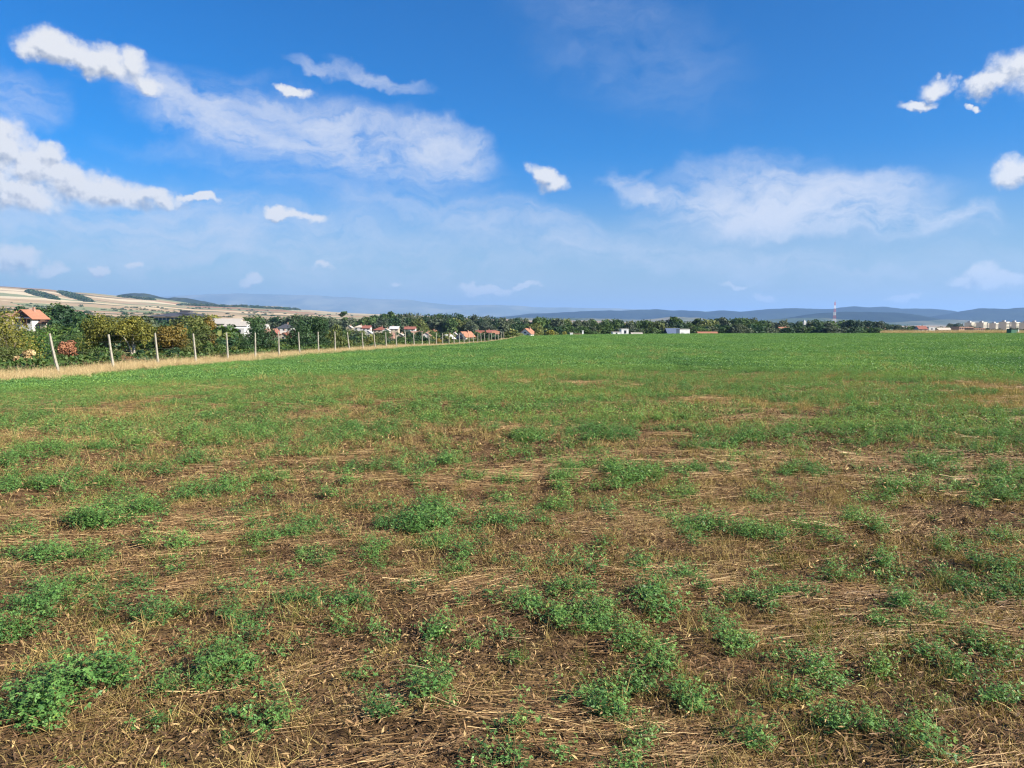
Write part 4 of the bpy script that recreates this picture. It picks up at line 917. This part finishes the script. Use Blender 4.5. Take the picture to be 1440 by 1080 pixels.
for px0, px1, n, ytops, Y0, Y1, kinds, nm, lb in LATER:
    vs_ = [m for k in dict.fromkeys(kinds) for m in FARV[k]]; P_, sc_ = [], []
    for x in np.linspace(px0, px1, n) + rng.normal(0, (px1 - px0) / n * .3, n):
        p = at(x, np.interp(x, *zip(*ytops)) + rng.normal(0, 1.2), rng.uniform(Y0, Y1)); gz = ground_z(p.x, p.y); h = max(3, p.z - gz); P_.append((p.x, p.y, gz)); sc_.append(h)
    gn_scatter(nm, vs_, np.array(P_), rng.integers(0, len(vs_), n), np.stack([np.zeros(n), np.zeros(n), rng.uniform(0, 6.28, n)], 1), np.array(sc_), lb)
# ---- forms
def ribbon(paths, width, up_jit=.6):
    """paths: (n, k, 3) polylines -> flat ribbons with k points each; width (n,) ; returns V, F"""
    n, k, _ = paths.shape
    d = np.gradient(paths, axis=1); d /= np.linalg.norm(d, axis=2, keepdims=True) + 1e-9
    ref = unit(n)[:, None, :] * up_jit + np.array([0, 0, 1.0]); s_ = np.cross(d, ref); s_ /= np.linalg.norm(s_, axis=2, keepdims=True) + 1e-9
    taper = np.linspace(1, .35, k)[None, :, None]; w_ = np.asarray(width)[:, None, None] * taper / 2
    V = np.stack([paths - s_ * w_, paths + s_ * w_], 2).reshape(-1, 3)         # n,k,2
    i, j = np.meshgrid(np.arange(n), np.arange(k - 1), indexing='ij'); a = ((i * k + j) * 2).ravel()
    return V, np.stack([a, a + 1, a + 3, a + 2], 1)
def alfalfa(stems=13, leaves=16, lf=.017, H=(.12, .30), spread=.05, lean=(10, 62), side=True):
    Vs, Fs, Ts, Ms, off = [], [], [], [], 0
    P = []
    for s_ in range(stems):
        a = rng.uniform(0, 6.283); ln = R(rng.uniform(*lean)); L = rng.uniform(*H); b = rng.normal(0, spread, 2)
        t = np.linspace(0, 1, 6); out = np.array([math.cos(a), math.sin(a)])
        horiz = L * math.sin(ln) * (t ** 1.1); z = L * math.cos(ln) * (t ** .85) - .0
        P.append(np.stack([b[0] + out[0] * horiz + rng.normal(0, .006, 6), b[1] + out[1] * horiz + rng.normal(0, .006, 6), z], 1))
    P = np.array(P)
    V, Fq = ribbon(P, np.full(stems, .0032)); Vs.append(V); Fs.append(Fq); Ts.append(np.full(len(V), .4)); Ms.append(np.ones(len(Fq))); off = len(V)
    # leaflets in threes
    n = stems * leaves; si = np.repeat(np.arange(stems), leaves); tt = np.tile(np.linspace(.18, 1, leaves), stems) + rng.normal(0, .02, n); tt = np.clip(tt, 0.1, 1)
    f = tt * 5; i = np.minimum(f.astype(int), 4); fr = (f - i)[:, None]; base = P[si, i] * (1 - fr) + P[si, i + 1] * fr
    ang = rng.uniform(0, 6.283, n); size = lf * rng.uniform(.7, 1.35, n) * (1.08 - .35 * tt)
    pet = np.stack([np.cos(ang), np.sin(ang), rng.uniform(-.1, .7, n)], 1); pet /= np.linalg.norm(pet, axis=1, keepdims=True)
    reach = rng.uniform(.5, 1.7, n)[:, None] * (2.2 if side else 1) * lf * (1 - .5 * tt[:, None])
    cen = base + pet * reach; cen[:, 2] = np.maximum(cen[:, 2], .004)
    N = np.array([0, 0, 1.0]) + pet * .55 + unit(n) * .55; N /= np.linalg.norm(N, axis=1, keepdims=True)
    ax = pet - N * np.sum(pet * N, 1, keepdims=True); ax /= np.linalg.norm(ax, axis=1, keepdims=True); bx = np.cross(N, ax)
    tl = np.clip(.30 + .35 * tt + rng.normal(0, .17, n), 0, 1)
    for k in (-1, 0, 1):
        c, s2 = math.cos(k * 1.15), math.sin(k * 1.15); dv = ax * c + bx * s2 + N * rng.uniform(-.1, .35, (n, 1)); dv /= np.linalg.norm(dv, axis=1, keepdims=True); sv_ = np.cross(N, dv)
        S2 = size[:, None]; wd = .27
        q = np.stack([cen, cen + dv * S2 * .55 + sv_ * S2 * wd + N * S2 * .08, cen + dv * S2, cen + dv * S2 * .55 - sv_ * S2 * wd + N * S2 * .08], 1).reshape(-1, 3)
        Vs.append(q); Fs.append(np.arange(4 * n).reshape(n, 4) + off); off += 4 * n; Ts.append(np.repeat(tl, 4)); Ms.append(np.zeros(n))
    return mesh('alfalfa', np.vstack(Vs), np.vstack(Fs), ['alfalfa_leaf', 'alfalfa_stem'], np.concatenate(Ts), np.concatenate(Ms))
def clump_far(n=150, w_=.45, h=.28, leaf=.05, mat='alfalfa_leaf'):
    u = unit(n); Pp = u * np.array([w_, w_, h]) * rng.uniform(.5, 1, n)[:, None] ** .5; Pp[:, 2] = np.abs(Pp[:, 2]) * rng.uniform(.6, 1.15, n)
    Pp[:, :2] += rng.normal(0, .09, (n, 2)); N = u * .5 + unit(n) * .7 + np.array([0, 0, .6]); N /= np.linalg.norm(N, axis=1, keepdims=True)
    L = leaf * rng.uniform(.6, 1.5, n); V, Fq = leaf_quads(Pp, N, L, L * .7)
    return mesh('alfalfa_far', V, Fq, mat, np.repeat(np.clip(rng.normal(.5, .2, n), 0, 1), 4))
def blades(n, L, spread, lean, width, mat, tint=(.0, 1.0), k=4, curl=.5, name='tuft'):
    a = rng.uniform(0, 6.283, n); ln = np.radians(rng.uniform(*lean, n)); LL = rng.uniform(*L, n); b = rng.normal(0, spread, (n, 2))
    t = np.linspace(0, 1, k)[None, :]; th = ln[:, None] * (1 + curl * t); 
    hx = LL[:, None] * t * np.sin(np.minimum(th, 1.5)); z = LL[:, None] * t * np.cos(np.minimum(th, 1.5))
    P = np.stack([b[:, 0:1] + np.cos(a)[:, None] * hx, b[:, 1:2] + np.sin(a)[:, None] * hx, z + .002], 2)
    V, Fq = ribbon(P, rng.uniform(.6, 1.3, n) * width, 1.2)
    return mesh(name, V, Fq, mat, np.repeat(rng.uniform(*tint, n), 2 * k))
def straw_mat(n=95, L=(.05, .34), area=(.30, .11), ang=10, width=.0024, mat='straw', zmax=.035, tint=(0, 1)):
    c = np.stack([rng.normal(0, area[0] / 1.7, n), rng.normal(0, area[1] / 1.7, n), rng.random(n) ** 1.5 * zmax + .003], 1)
    a = np.radians(rng.normal(0, ang, n)); a = np.where(rng.random(n) < .12, rng.uniform(-1.5, 1.5, n), a); LL = rng.uniform(*L, n) ** 1.0
    k = 4; t = np.linspace(-.5, .5, k)[None, :]; bend = rng.normal(0, .09, n)[:, None] * (t * 2) ** 2 * LL[:, None]
    dx, dy = np.cos(a)[:, None], np.sin(a)[:, None]; tilt = rng.normal(0, .05, n)[:, None]
    P = np.stack([c[:, 0:1] + dx * LL[:, None] * t - dy * bend, c[:, 1:2] + dy * LL[:, None] * t + dx * bend, np.maximum(c[:, 2:3] + tilt * LL[:, None] * t, .001)], 2)
    V, Fq = ribbon(P, rng.uniform(.6, 1.35, n) * width, .9)
    return mesh('straw', V, Fq, mat, np.repeat(rng.uniform(*tint, n), 2 * k))
def crumbs(n=110, r=.22):
    c = np.stack([rng.normal(0, r, n), rng.normal(0, r, n), rng.random(n) ** 2 * .018 + .002], 1)
    N = unit(n) * .8 + np.array([0, 0, 1]); N /= np.linalg.norm(N, axis=1, keepdims=True)
    L = rng.uniform(.008, .045, n); V, Fq = leaf_quads(c, N, L, np.minimum(L * .5, rng.uniform(.003, .010, n)))
    return mesh('crumbs', V, Fq, 'litter', np.repeat(rng.random(n) ** 1.3, 4))

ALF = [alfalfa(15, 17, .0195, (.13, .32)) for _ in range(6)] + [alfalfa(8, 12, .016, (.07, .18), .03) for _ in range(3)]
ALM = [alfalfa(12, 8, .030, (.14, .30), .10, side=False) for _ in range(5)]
ALFAR = [clump_far() for _ in range(5)]
STRAW = [straw_mat() for _ in range(6)] + [straw_mat(60, (.05, .25), (.22, .12), 35) for _ in range(3)] + [straw_mat(70, (.05, .3), (.3, .15), 20, tint=(0, .45)) for _ in range(3)]
CRUMB = [crumbs() for _ in range(6)]
DTUFT = [blades(46, (.03, .12), .045, (5, 75), .0026, 'dead_grass') for _ in range(5)]
GTUFT = [blades(34, (.05, .15), .03, (5, 60), .0030, 'green_grass') for _ in range(4)]
TALL = [blades(70, (.25, .62), .16, (0, 32), .007, 'tall_dry_grass', curl=.8) for _ in range(5)]
WEED = [blades(26, (.25, .5), .12, (0, 30), .012, 'green_grass', (0, .6)) for _ in range(2)]
STALK = [blades(2, (.35, .6), .01, (5, 40), .0035, 'tall_dry_grass', k=6, curl=1.2) for _ in range(4)]

def sector(r0, r1, dens, half=R(39)):
    area = half * (r1 * r1 - r0 * r0); n = int(area * dens)
    r = np.sqrt(rng.uniform(r0 * r0, r1 * r1, n)); a = rng.uniform(-half, half, n)
    X = r * np.sin(a); Y = r * np.cos(a); ok = r < edge_r(a) - .3
    return X[ok], Y[ok]
def place(X, Y, nv, base=0, zr=None, tilt=.08, sc=(.8, 1.25), sink=0.0):
    n = len(X); Z = fine_ground(X, Y) - sink
    rot = np.stack([rng.normal(0, tilt, n), rng.normal(0, tilt, n), rng.uniform(0, 6.283, n) if zr is None else zr], 1)
    return np.stack([X, Y, Z], 1), base + rng.integers(0, nv, n), rot, rng.uniform(*sc, n)

# ---- listed clumps of alfalfa in the foreground (photo px: centre x, y, width, height)
def gpt(px, py):
    d = ray(px, py); k = -CAM_Z / d.z; return d.x * k, d.y * k
CL = [(75, 940, 110, 110), (150, 925, 60, 50), (212, 940, 60, 60), (395, 985, 60, 60), (325, 915, 110, 80), (345, 862, 46, 50), (500, 832, 85, 40), (405, 833, 70, 26), (332, 842, 50, 30), (215, 850, 66, 34), (50, 822, 110, 60), (15, 850, 50, 60), (115, 802, 90, 36), (182, 805, 30, 24),
      (145, 705, 130, 50), (170, 690, 70, 30), (600, 712, 100, 56), (545, 722, 50, 26), (618, 750, 60, 40), (655, 778, 46, 40), (380, 738, 100, 36), (440, 722, 70, 34), (28, 757, 60, 28), (92, 765, 50, 22), (25, 726, 60, 24),
      (735, 830, 60, 60), (785, 812, 60, 36), (820, 852, 110, 60), (935, 835, 50, 80), (975, 795, 46, 50), (870, 890, 60, 30), (925, 900, 70, 60), (838, 965, 50, 80), (900, 950, 60, 50), (975, 960, 80, 60), (880, 1000, 50, 30), (895, 1055, 70, 40), (530, 975, 44, 44), (620, 880, 60, 30),
      (1075, 742, 100, 40), (1150, 735, 50, 36), (975, 735, 56, 34), (1225, 728, 50, 30), (1250, 775, 60, 30), (1375, 812, 60, 50), (1300, 850, 110, 50), (1050, 835, 100, 30), (1120, 822, 80, 30), (1190, 798, 60, 30), (1030, 895, 60, 40), (1130, 970, 60, 36), (1165, 935, 50, 30), (1310, 1025, 44, 50), (1425, 985, 60, 50), (1395, 900, 60, 40), (1260, 945, 60, 30), (1230, 860, 50, 30), (1350, 760, 70, 30), (1420, 745, 50, 26), (1180, 1010, 50, 30), (1070, 1040, 50, 30), (1000, 855, 40, 30), (1240, 1030, 40, 30), (1360, 940, 60, 30),
      (885, 650, 80, 44), (800, 655, 80, 30), (705, 690, 24, 18), (380, 657, 60, 26), (300, 672, 34, 16), (215, 640, 70, 26), (60, 655, 70, 26), (740, 600, 60, 30), (850, 600, 110, 30), (560, 632, 90, 22), (650, 636, 80, 22), (780, 703, 60, 24), (1000, 650, 80, 24), (1080, 690, 60, 24), (960, 690, 60, 18), (1130, 650, 100, 30), (1320, 640, 100, 30), (1240, 690, 60, 22), (1400, 690, 80, 24), (60, 610, 90, 30), (160, 605, 90, 26), (280, 600, 80, 26), (350, 590, 70, 24), (480, 590, 70, 24), (540, 598, 50, 22), (270, 945, 40, 24), (470, 880, 40, 14), (1215, 720, 40, 26)]
NAMED = {0: 'dense blue green alfalfa clump, the largest at the lower left', 3: 'small compact alfalfa clump on bare litter left of the bottom centre', 4: 'wide alfalfa clump beside the flattened straw at the lower left', 6: 'alfalfa clump with flat straw fanning out to its right, left of centre', 9: 'small alfalfa tuft between the wide left patch and the flattened straw',
         10: 'broad alfalfa patch reaching in from the left edge', 14: 'wide isolated alfalfa clump in the left middle distance', 16: 'tall alfalfa clump standing just left of the middle of the field', 19: 'alfalfa clump lowest in the chain left of the middle', 20: 'alfalfa clump on the straw windrow between left and middle',
         25: 'upright alfalfa clump leading the foreground patch right of centre', 26: 'alfalfa clump behind and right of the upright one', 27: 'broad leafy alfalfa clump in the middle of the foreground patch', 28: 'tall narrow column like alfalfa clump right of the broad leafy one', 29: 'alfalfa clump at the top of the narrow column',
         32: 'alfalfa clump casting a dark shadow to its left near the bottom centre', 34: 'sprawling alfalfa clump right of the one with the dark shadow', 36: 'alfalfa clump cut by the bottom edge of the picture', 37: 'lone small alfalfa sprig left of the bottom centre', 39: 'wide alfalfa clump in the right middle distance',
         44: 'bushy bright alfalfa clump near the right edge', 45: 'loose grassy alfalfa clump below the bushy bright one', 52: 'small upright alfalfa clump in the dry litter at the lower right', 53: 'alfalfa clump cut by the right edge near the bottom', 64: 'round alfalfa clump in the middle distance just right of centre'}
stX, stY, stS = [], [], []
for i, (px, py, w_, h_) in enumerate(CL):
    x0, y0 = gpt(px, py + h_ * .30); d = math.hypot(x0, y0)
    rx = w_ / 2 * y0 / F * .92; x1, y1 = gpt(px, py + h_ * .5); x2, y2 = gpt(px, py - h_ * .15 if h_ > 30 else py - h_ * .1); ry = max(.10, (y2 - y1) / 2)
    ry = min(ry, rx * 2.2 + .1)
    yc = y1 + ry * .9
    n = max(1, int(round(math.pi * rx * ry * (48 if d < 8 else 32))) + 1)
    rr = np.sqrt(rng.random(n)) * .92; aa = rng.uniform(0, 6.283, n)
    X = x0 + rx * rr * np.cos(aa); Yy = yc + ry * rr * np.sin(aa)
    sc_ = np.clip((h_ / F * d) * 2.5, .60, 1.2) * rng.uniform(.75, 1.1, n)
    if i in NAMED:
        zc = float(fine_ground(x0, yc)); t = thing('alfalfa_clump', (x0, yc, zc), NAMED[i], 'alfalfa plant', 'alfalfa clumps that stand out in the foreground')
        for k in range(n):
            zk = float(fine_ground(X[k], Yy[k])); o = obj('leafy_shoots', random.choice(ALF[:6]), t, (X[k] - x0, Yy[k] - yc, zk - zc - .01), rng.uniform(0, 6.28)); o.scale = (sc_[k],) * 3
    else:
        stX += X.tolist(); stY += Yy.tolist(); stS += sc_.tolist()

def gmask(X, Y):
    """cover of green growth, 0..1"""
    D = np.hypot(X, Y)
    na = fbm(X / .95 + 4.2, Y / .66 + 1.7, 4); nb = fbm(X / 2.9 + 14.2, Y / 2.7 + 7.7, 4); k = sm((D - 7) / 8)
    n = na * (1 - k) + nb * k; n2 = fbm(X / 11 + 8, Y / 9, 3)
    cov = np.interp(D, [2, 5.5, 8, 12, 16, 20, 26, 34, 60, 400], [.26, .37, .50, .59, .64, .70, .84, .95, .98, .99])
    cov = cov + (n2 - .5) * np.interp(D, [2, 10, 40, 90], [.1, .5, .5, .2]) + np.clip(-X - 5, 0, 12) * .006
    thr = .5 + (.5 - cov) * .62
    return sm((n - thr) / .05 + .5)
PP, II, RT, SC = [], [], [], []
def push(t4):
    for l, v in zip((PP, II, RT, SC), t4): l.append(v)
def flush(name, variants, label=None):
    gn_scatter(name, variants, np.concatenate(PP), np.concatenate(II), np.concatenate(RT), np.concatenate(SC), label)
    for l in (PP, II, RT, SC): l.clear()
# near alfalfa
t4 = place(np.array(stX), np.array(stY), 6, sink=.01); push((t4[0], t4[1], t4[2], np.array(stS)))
X, Y = sector(2.2, 6, 24); m_ = rng.random(len(X)) < gmask(X, Y) * .9; push(place(X[m_], Y[m_], 6, sc=(.35, .8)))
X, Y = sector(6, 14, 24); m_ = rng.random(len(X)) < gmask(X, Y); push(place(X[m_], Y[m_], 6, sc=(.38, .85)))
X, Y = sector(2.2, 20, 8); push(place(X, Y, 3, 6, sc=(.45, 1.15)))
flush('alfalfa_growth', ALF, 'low alfalfa growth scattered over the near field')
X, Y = sector(13, 34, 26); m_ = rng.random(len(X)) < gmask(X, Y); push(place(X[m_], Y[m_], 5, sc=(.38, .78)))
flush('alfalfa_growth', ALM, 'green alfalfa growth covering the middle of the field')
for r0, r1, dn, s0, s1 in ((32, 60, 14, .45, .85), (60, 110, 4, .7, 1.25), (110, 200, 1.0, .9, 1.7), (200, 330, .40, 1.0, 2.0)):
    X, Y = sector(r0, r1, dn, R(38)); m_ = rng.random(len(X)) < gmask(X, Y); push(place(X[m_], Y[m_], 5, sc=(s0, s1), sink=.03))
flush('alfalfa_growth', ALFAR, 'green alfalfa growth covering the far field')
# straw in windrows along X
def straw_mask(X, Y): return sm((fbm(X / 2.2 + 31, Y / .6 + 12, 4) - .54) / .06 + .5)
X, Y = sector(2.2, 7, 30); m_ = rng.random(len(X)) < straw_mask(X, Y) * .85; X, Y = X[m_], Y[m_]; zr = np.radians(8 + (fbm(X / 1.5, Y / 1.5 + 40, 2) - .5) * 90) + rng.normal(0, .12, len(X)); push(place(X, Y, 6, 0, zr, .05, (.7, 1.2)))
X, Y = sector(7, 16, 14); m_ = rng.random(len(X)) < straw_mask(X, Y); X, Y = X[m_], Y[m_]; push(place(X, Y, 6, 0, np.radians(6) + rng.normal(0, .2, len(X)), .05, (.9, 1.6)))
X, Y = sector(16, 30, 3); m_ = rng.random(len(X)) < straw_mask(X, Y); X, Y = X[m_], Y[m_]; push(place(X, Y, 6, 0, rng.normal(0, .25, len(X)), .05, (1.2, 2.2)))
X, Y = sector(2.2, 9, 7); push(place(X, Y, 3, 6, None, .06, (.5, 1.1)))
X, Y = sector(2.2, 14, 8); push(place(X, Y, 3, 9, rng.normal(.1, .5, len(X)), .06, (.8, 1.4)))
flush('straw_litter', STRAW, 'flattened dry straw lying on the soil')
X, Y = sector(2.2, 8, 40); push(place(X, Y, 6, sc=(.8, 1.3))); X, Y = sector(8, 16, 10); push(place(X, Y, 6, sc=(1.2, 2.2)))
flush('plant_litter', CRUMB, 'crumbled brown plant litter on the soil')
def dmask(X, Y): return sm((fbm(X / 1.7 + 71, Y / 1.3 + 3, 4) - .48) / .08 + .5)
X, Y = sector(2.2, 9, 55); m_ = rng.random(len(X)) < dmask(X, Y) * .85 + .15; push(place(X[m_], Y[m_], 5, sc=(.6, 1.2)))
X, Y = sector(9, 30, 18); m_ = rng.random(len(X)) < dmask(X, Y) * .9 + .1; push(place(X[m_], Y[m_], 5, sc=(1.0, 2.0)))
X, Y = sector(22, 90, .9); m_ = rng.random(len(X)) < sm((fbm(X / 4 + 7, Y / 6 + 3, 3) - .62) / .05 + .5) * .9; push(place(X[m_], Y[m_], 5, sc=(2.2, 3.8)))
flush('dead_grass', DTUFT, 'short dead grass between the alfalfa clumps')
X, Y = sector(2.2, 9, 18); m_ = rng.random(len(X)) < sm((fbm(X / 1.1 + 11, Y / .9 + 93, 4) - .5) / .08 + .5) * .8; push(place(X[m_], Y[m_], 4, sc=(.5, 1.15)))
X, Y = sector(9, 26, 6); m_ = rng.random(len(X)) < .6; push(place(X[m_], Y[m_], 4, sc=(.8, 1.6)))
flush('green_grass', GTUFT, 'thin green grass tufts among the litter')
X, Y = sector(3, 30, .22); push(place(X, Y, 4, sc=(.5, 1.2)))
flush('dry_stalks', STALK, 'single thin dry stalks rising from the field')
# rough grass along the fence and the far field edge
n = 7000; Yf = 20 + 175 * rng.random(n) ** 1.25; off = rng.normal(-.3, .95, n); Xf = fence_x(Yf) + off
keep = np.abs(off) < 3.2; Xf, Yf = Xf[keep], Yf[keep]; Zf = np.array([ground_z(x, y) for x, y in zip(Xf, Yf)])
t4 = place(Xf, Yf, 5, sc=(.55, 1.1)); t4[0][:, 2] = Zf - .03; push(t4)
n = 3000; Yf = 25 + 120 * rng.random(n) ** 1.2; off = -2.5 - rng.random(n) ** 1.5 * 14; Xf = fence_x(Yf) + off; Zf = np.array([ground_z(x, y) for x, y in zip(Xf, Yf)])
t4 = place(Xf, Yf, 5, sc=(.7, 1.2)); t4[0][:, 2] = Zf - .03; push(t4)
n = 1500; pxs = rng.uniform(1240, 1440, n); az_ = np.arctan((pxs - 720) / F); er = edge_r(az_) + rng.uniform(-1, 14, n); Xf = er * np.sin(az_); Yf = er * np.cos(az_); Zf = np.array([ground_z(x, y) for x, y in zip(Xf, Yf)])
t4 = place(Xf, Yf, 5, sc=(1.6, 3.2)); t4[0][:, 2] = Zf - .05; push(t4)
flush('tall_dry_grass', TALL, 'tall tan dry grass along the fence and the far edge of the field')
n = 3800; Yf = 25 + 150 * rng.random(n) ** 1.2; off = -2.2 - rng.random(n) * 22; Xf = fence_x(Yf) + off; Zf = np.array([ground_z(x, y) for x, y in zip(Xf, Yf)])
t4 = place(Xf, Yf, 5, sc=(.9, 2.0)); t4[0][:, 2] = Zf - .03; push(t4)
gn_scatter('undergrowth', [clump_far(150, .5, .4, .09, m) for m in ('leaf_green', 'leaf_dark', 'leaf_olive', 'leaf_green', 'leaf_green')], PP[0], II[0], RT[0], SC[0] * 1.3, 'rough green undergrowth on the slope behind the fence')
for l in (PP, II, RT, SC): l.clear()

RH = np.geomspace(900, 9000, 260)
def hit(px, py, r0=1400):
    d = ray(px, py); k = RH[RH >= r0] / math.hypot(d.x, d.y)
    zz = CAM_Z + d.z * k; below = zz < base_z(d.x * k, d.y * k)
    if not below.any(): return None
    i = int(np.argmax(below)); return Vector((d.x * k[i], d.y * k[i], zz[i]))
FW = [clump_far(130, .5, .42, .16, m) for m in ('leaf_dark', 'leaf_dark', 'leaf_greygreen', 'leaf_dark', 'leaf_greygreen')]
pts, scs = [], []
for x0, x1, ya, yb, th_, n in ((40, 78, 410.5, 421, 1.6, 420), (84, 126, 411.5, 424, 2.2, 620), (128, 168, 411.5, 414, .7, 130), (168, 215, 418, 422, .5, 120), (250, 330, 429.5, 432, .5, 120), (330, 420, 431, 436, .7, 160)):
    for _ in range(n):
        t_ = random.random(); h = hit(x0 + (x1 - x0) * t_, ya + (yb - ya) * t_ + random.uniform(-1, 1) * th_ * math.sin(math.pi * t_) ** .5)
        if h: pts.append(h); scs.append(random.uniform(26, 44))
n = len(pts); P_ = np.array([tuple(p) for p in pts]); P_[:, 2] -= 3
gn_scatter('hill_woods', FW, P_, rng.integers(0, 5, n), np.stack([np.zeros(n), np.zeros(n), rng.uniform(0, 6, n)], 1), np.array(scs), 'dark strips of woodland on the bare hillside at the left')
pts, scs = [], []
for _ in range(170):
    x = random.uniform(-20, 720); y = np.interp(x, [0, 300, 500, 720], [random.uniform(424, 444), random.uniform(432, 447), random.uniform(442, 449), random.uniform(447, 451)])
    h = hit(x, y, 1000)
    if h:
        for k in range(random.choice((1, 1, 2, 6))): pts.append(h + Vector((k * 14 + random.uniform(-5, 5), random.uniform(-3, 3), 0))); scs.append(random.uniform(8, 17))
n = len(pts); P_ = np.array([tuple(p) for p in pts]); P_[:, 2] = valley_z(P_[:, 0], P_[:, 1]) - 1
gn_scatter('hedgerows', FW, P_, rng.integers(0, 5, n), np.stack([np.zeros(n), np.zeros(n), rng.uniform(0, 6, n)], 1), np.array(scs), 'tiny far bushes and hedges dotted over the farmland')

# ------------------------------------------------------------------ haze: one closed box round everything
hz = MB(); hz.box(-70000, 70000, -70000, 70000, -80, 1190)
HM = bpy.data.materials.new('haze_air'); HM.use_nodes = True; HM.node_tree.nodes.clear()
pv = HM.node_tree.nodes.new('ShaderNodeVolumePrincipled'); pv.inputs['Color'].default_value = (.33, .55, .93, 1); pv.inputs['Density'].default_value = 4.2e-5
pv.inputs['Anisotropy'].default_value = 0.1
ho = HM.node_tree.nodes.new('ShaderNodeOutputMaterial'); HM.node_tree.links.new(pv.outputs[0], ho.inputs['Volume'])
MATS['haze_air'] = HM
tag(hz.build('haze', 'haze_air'), kind='stuff')
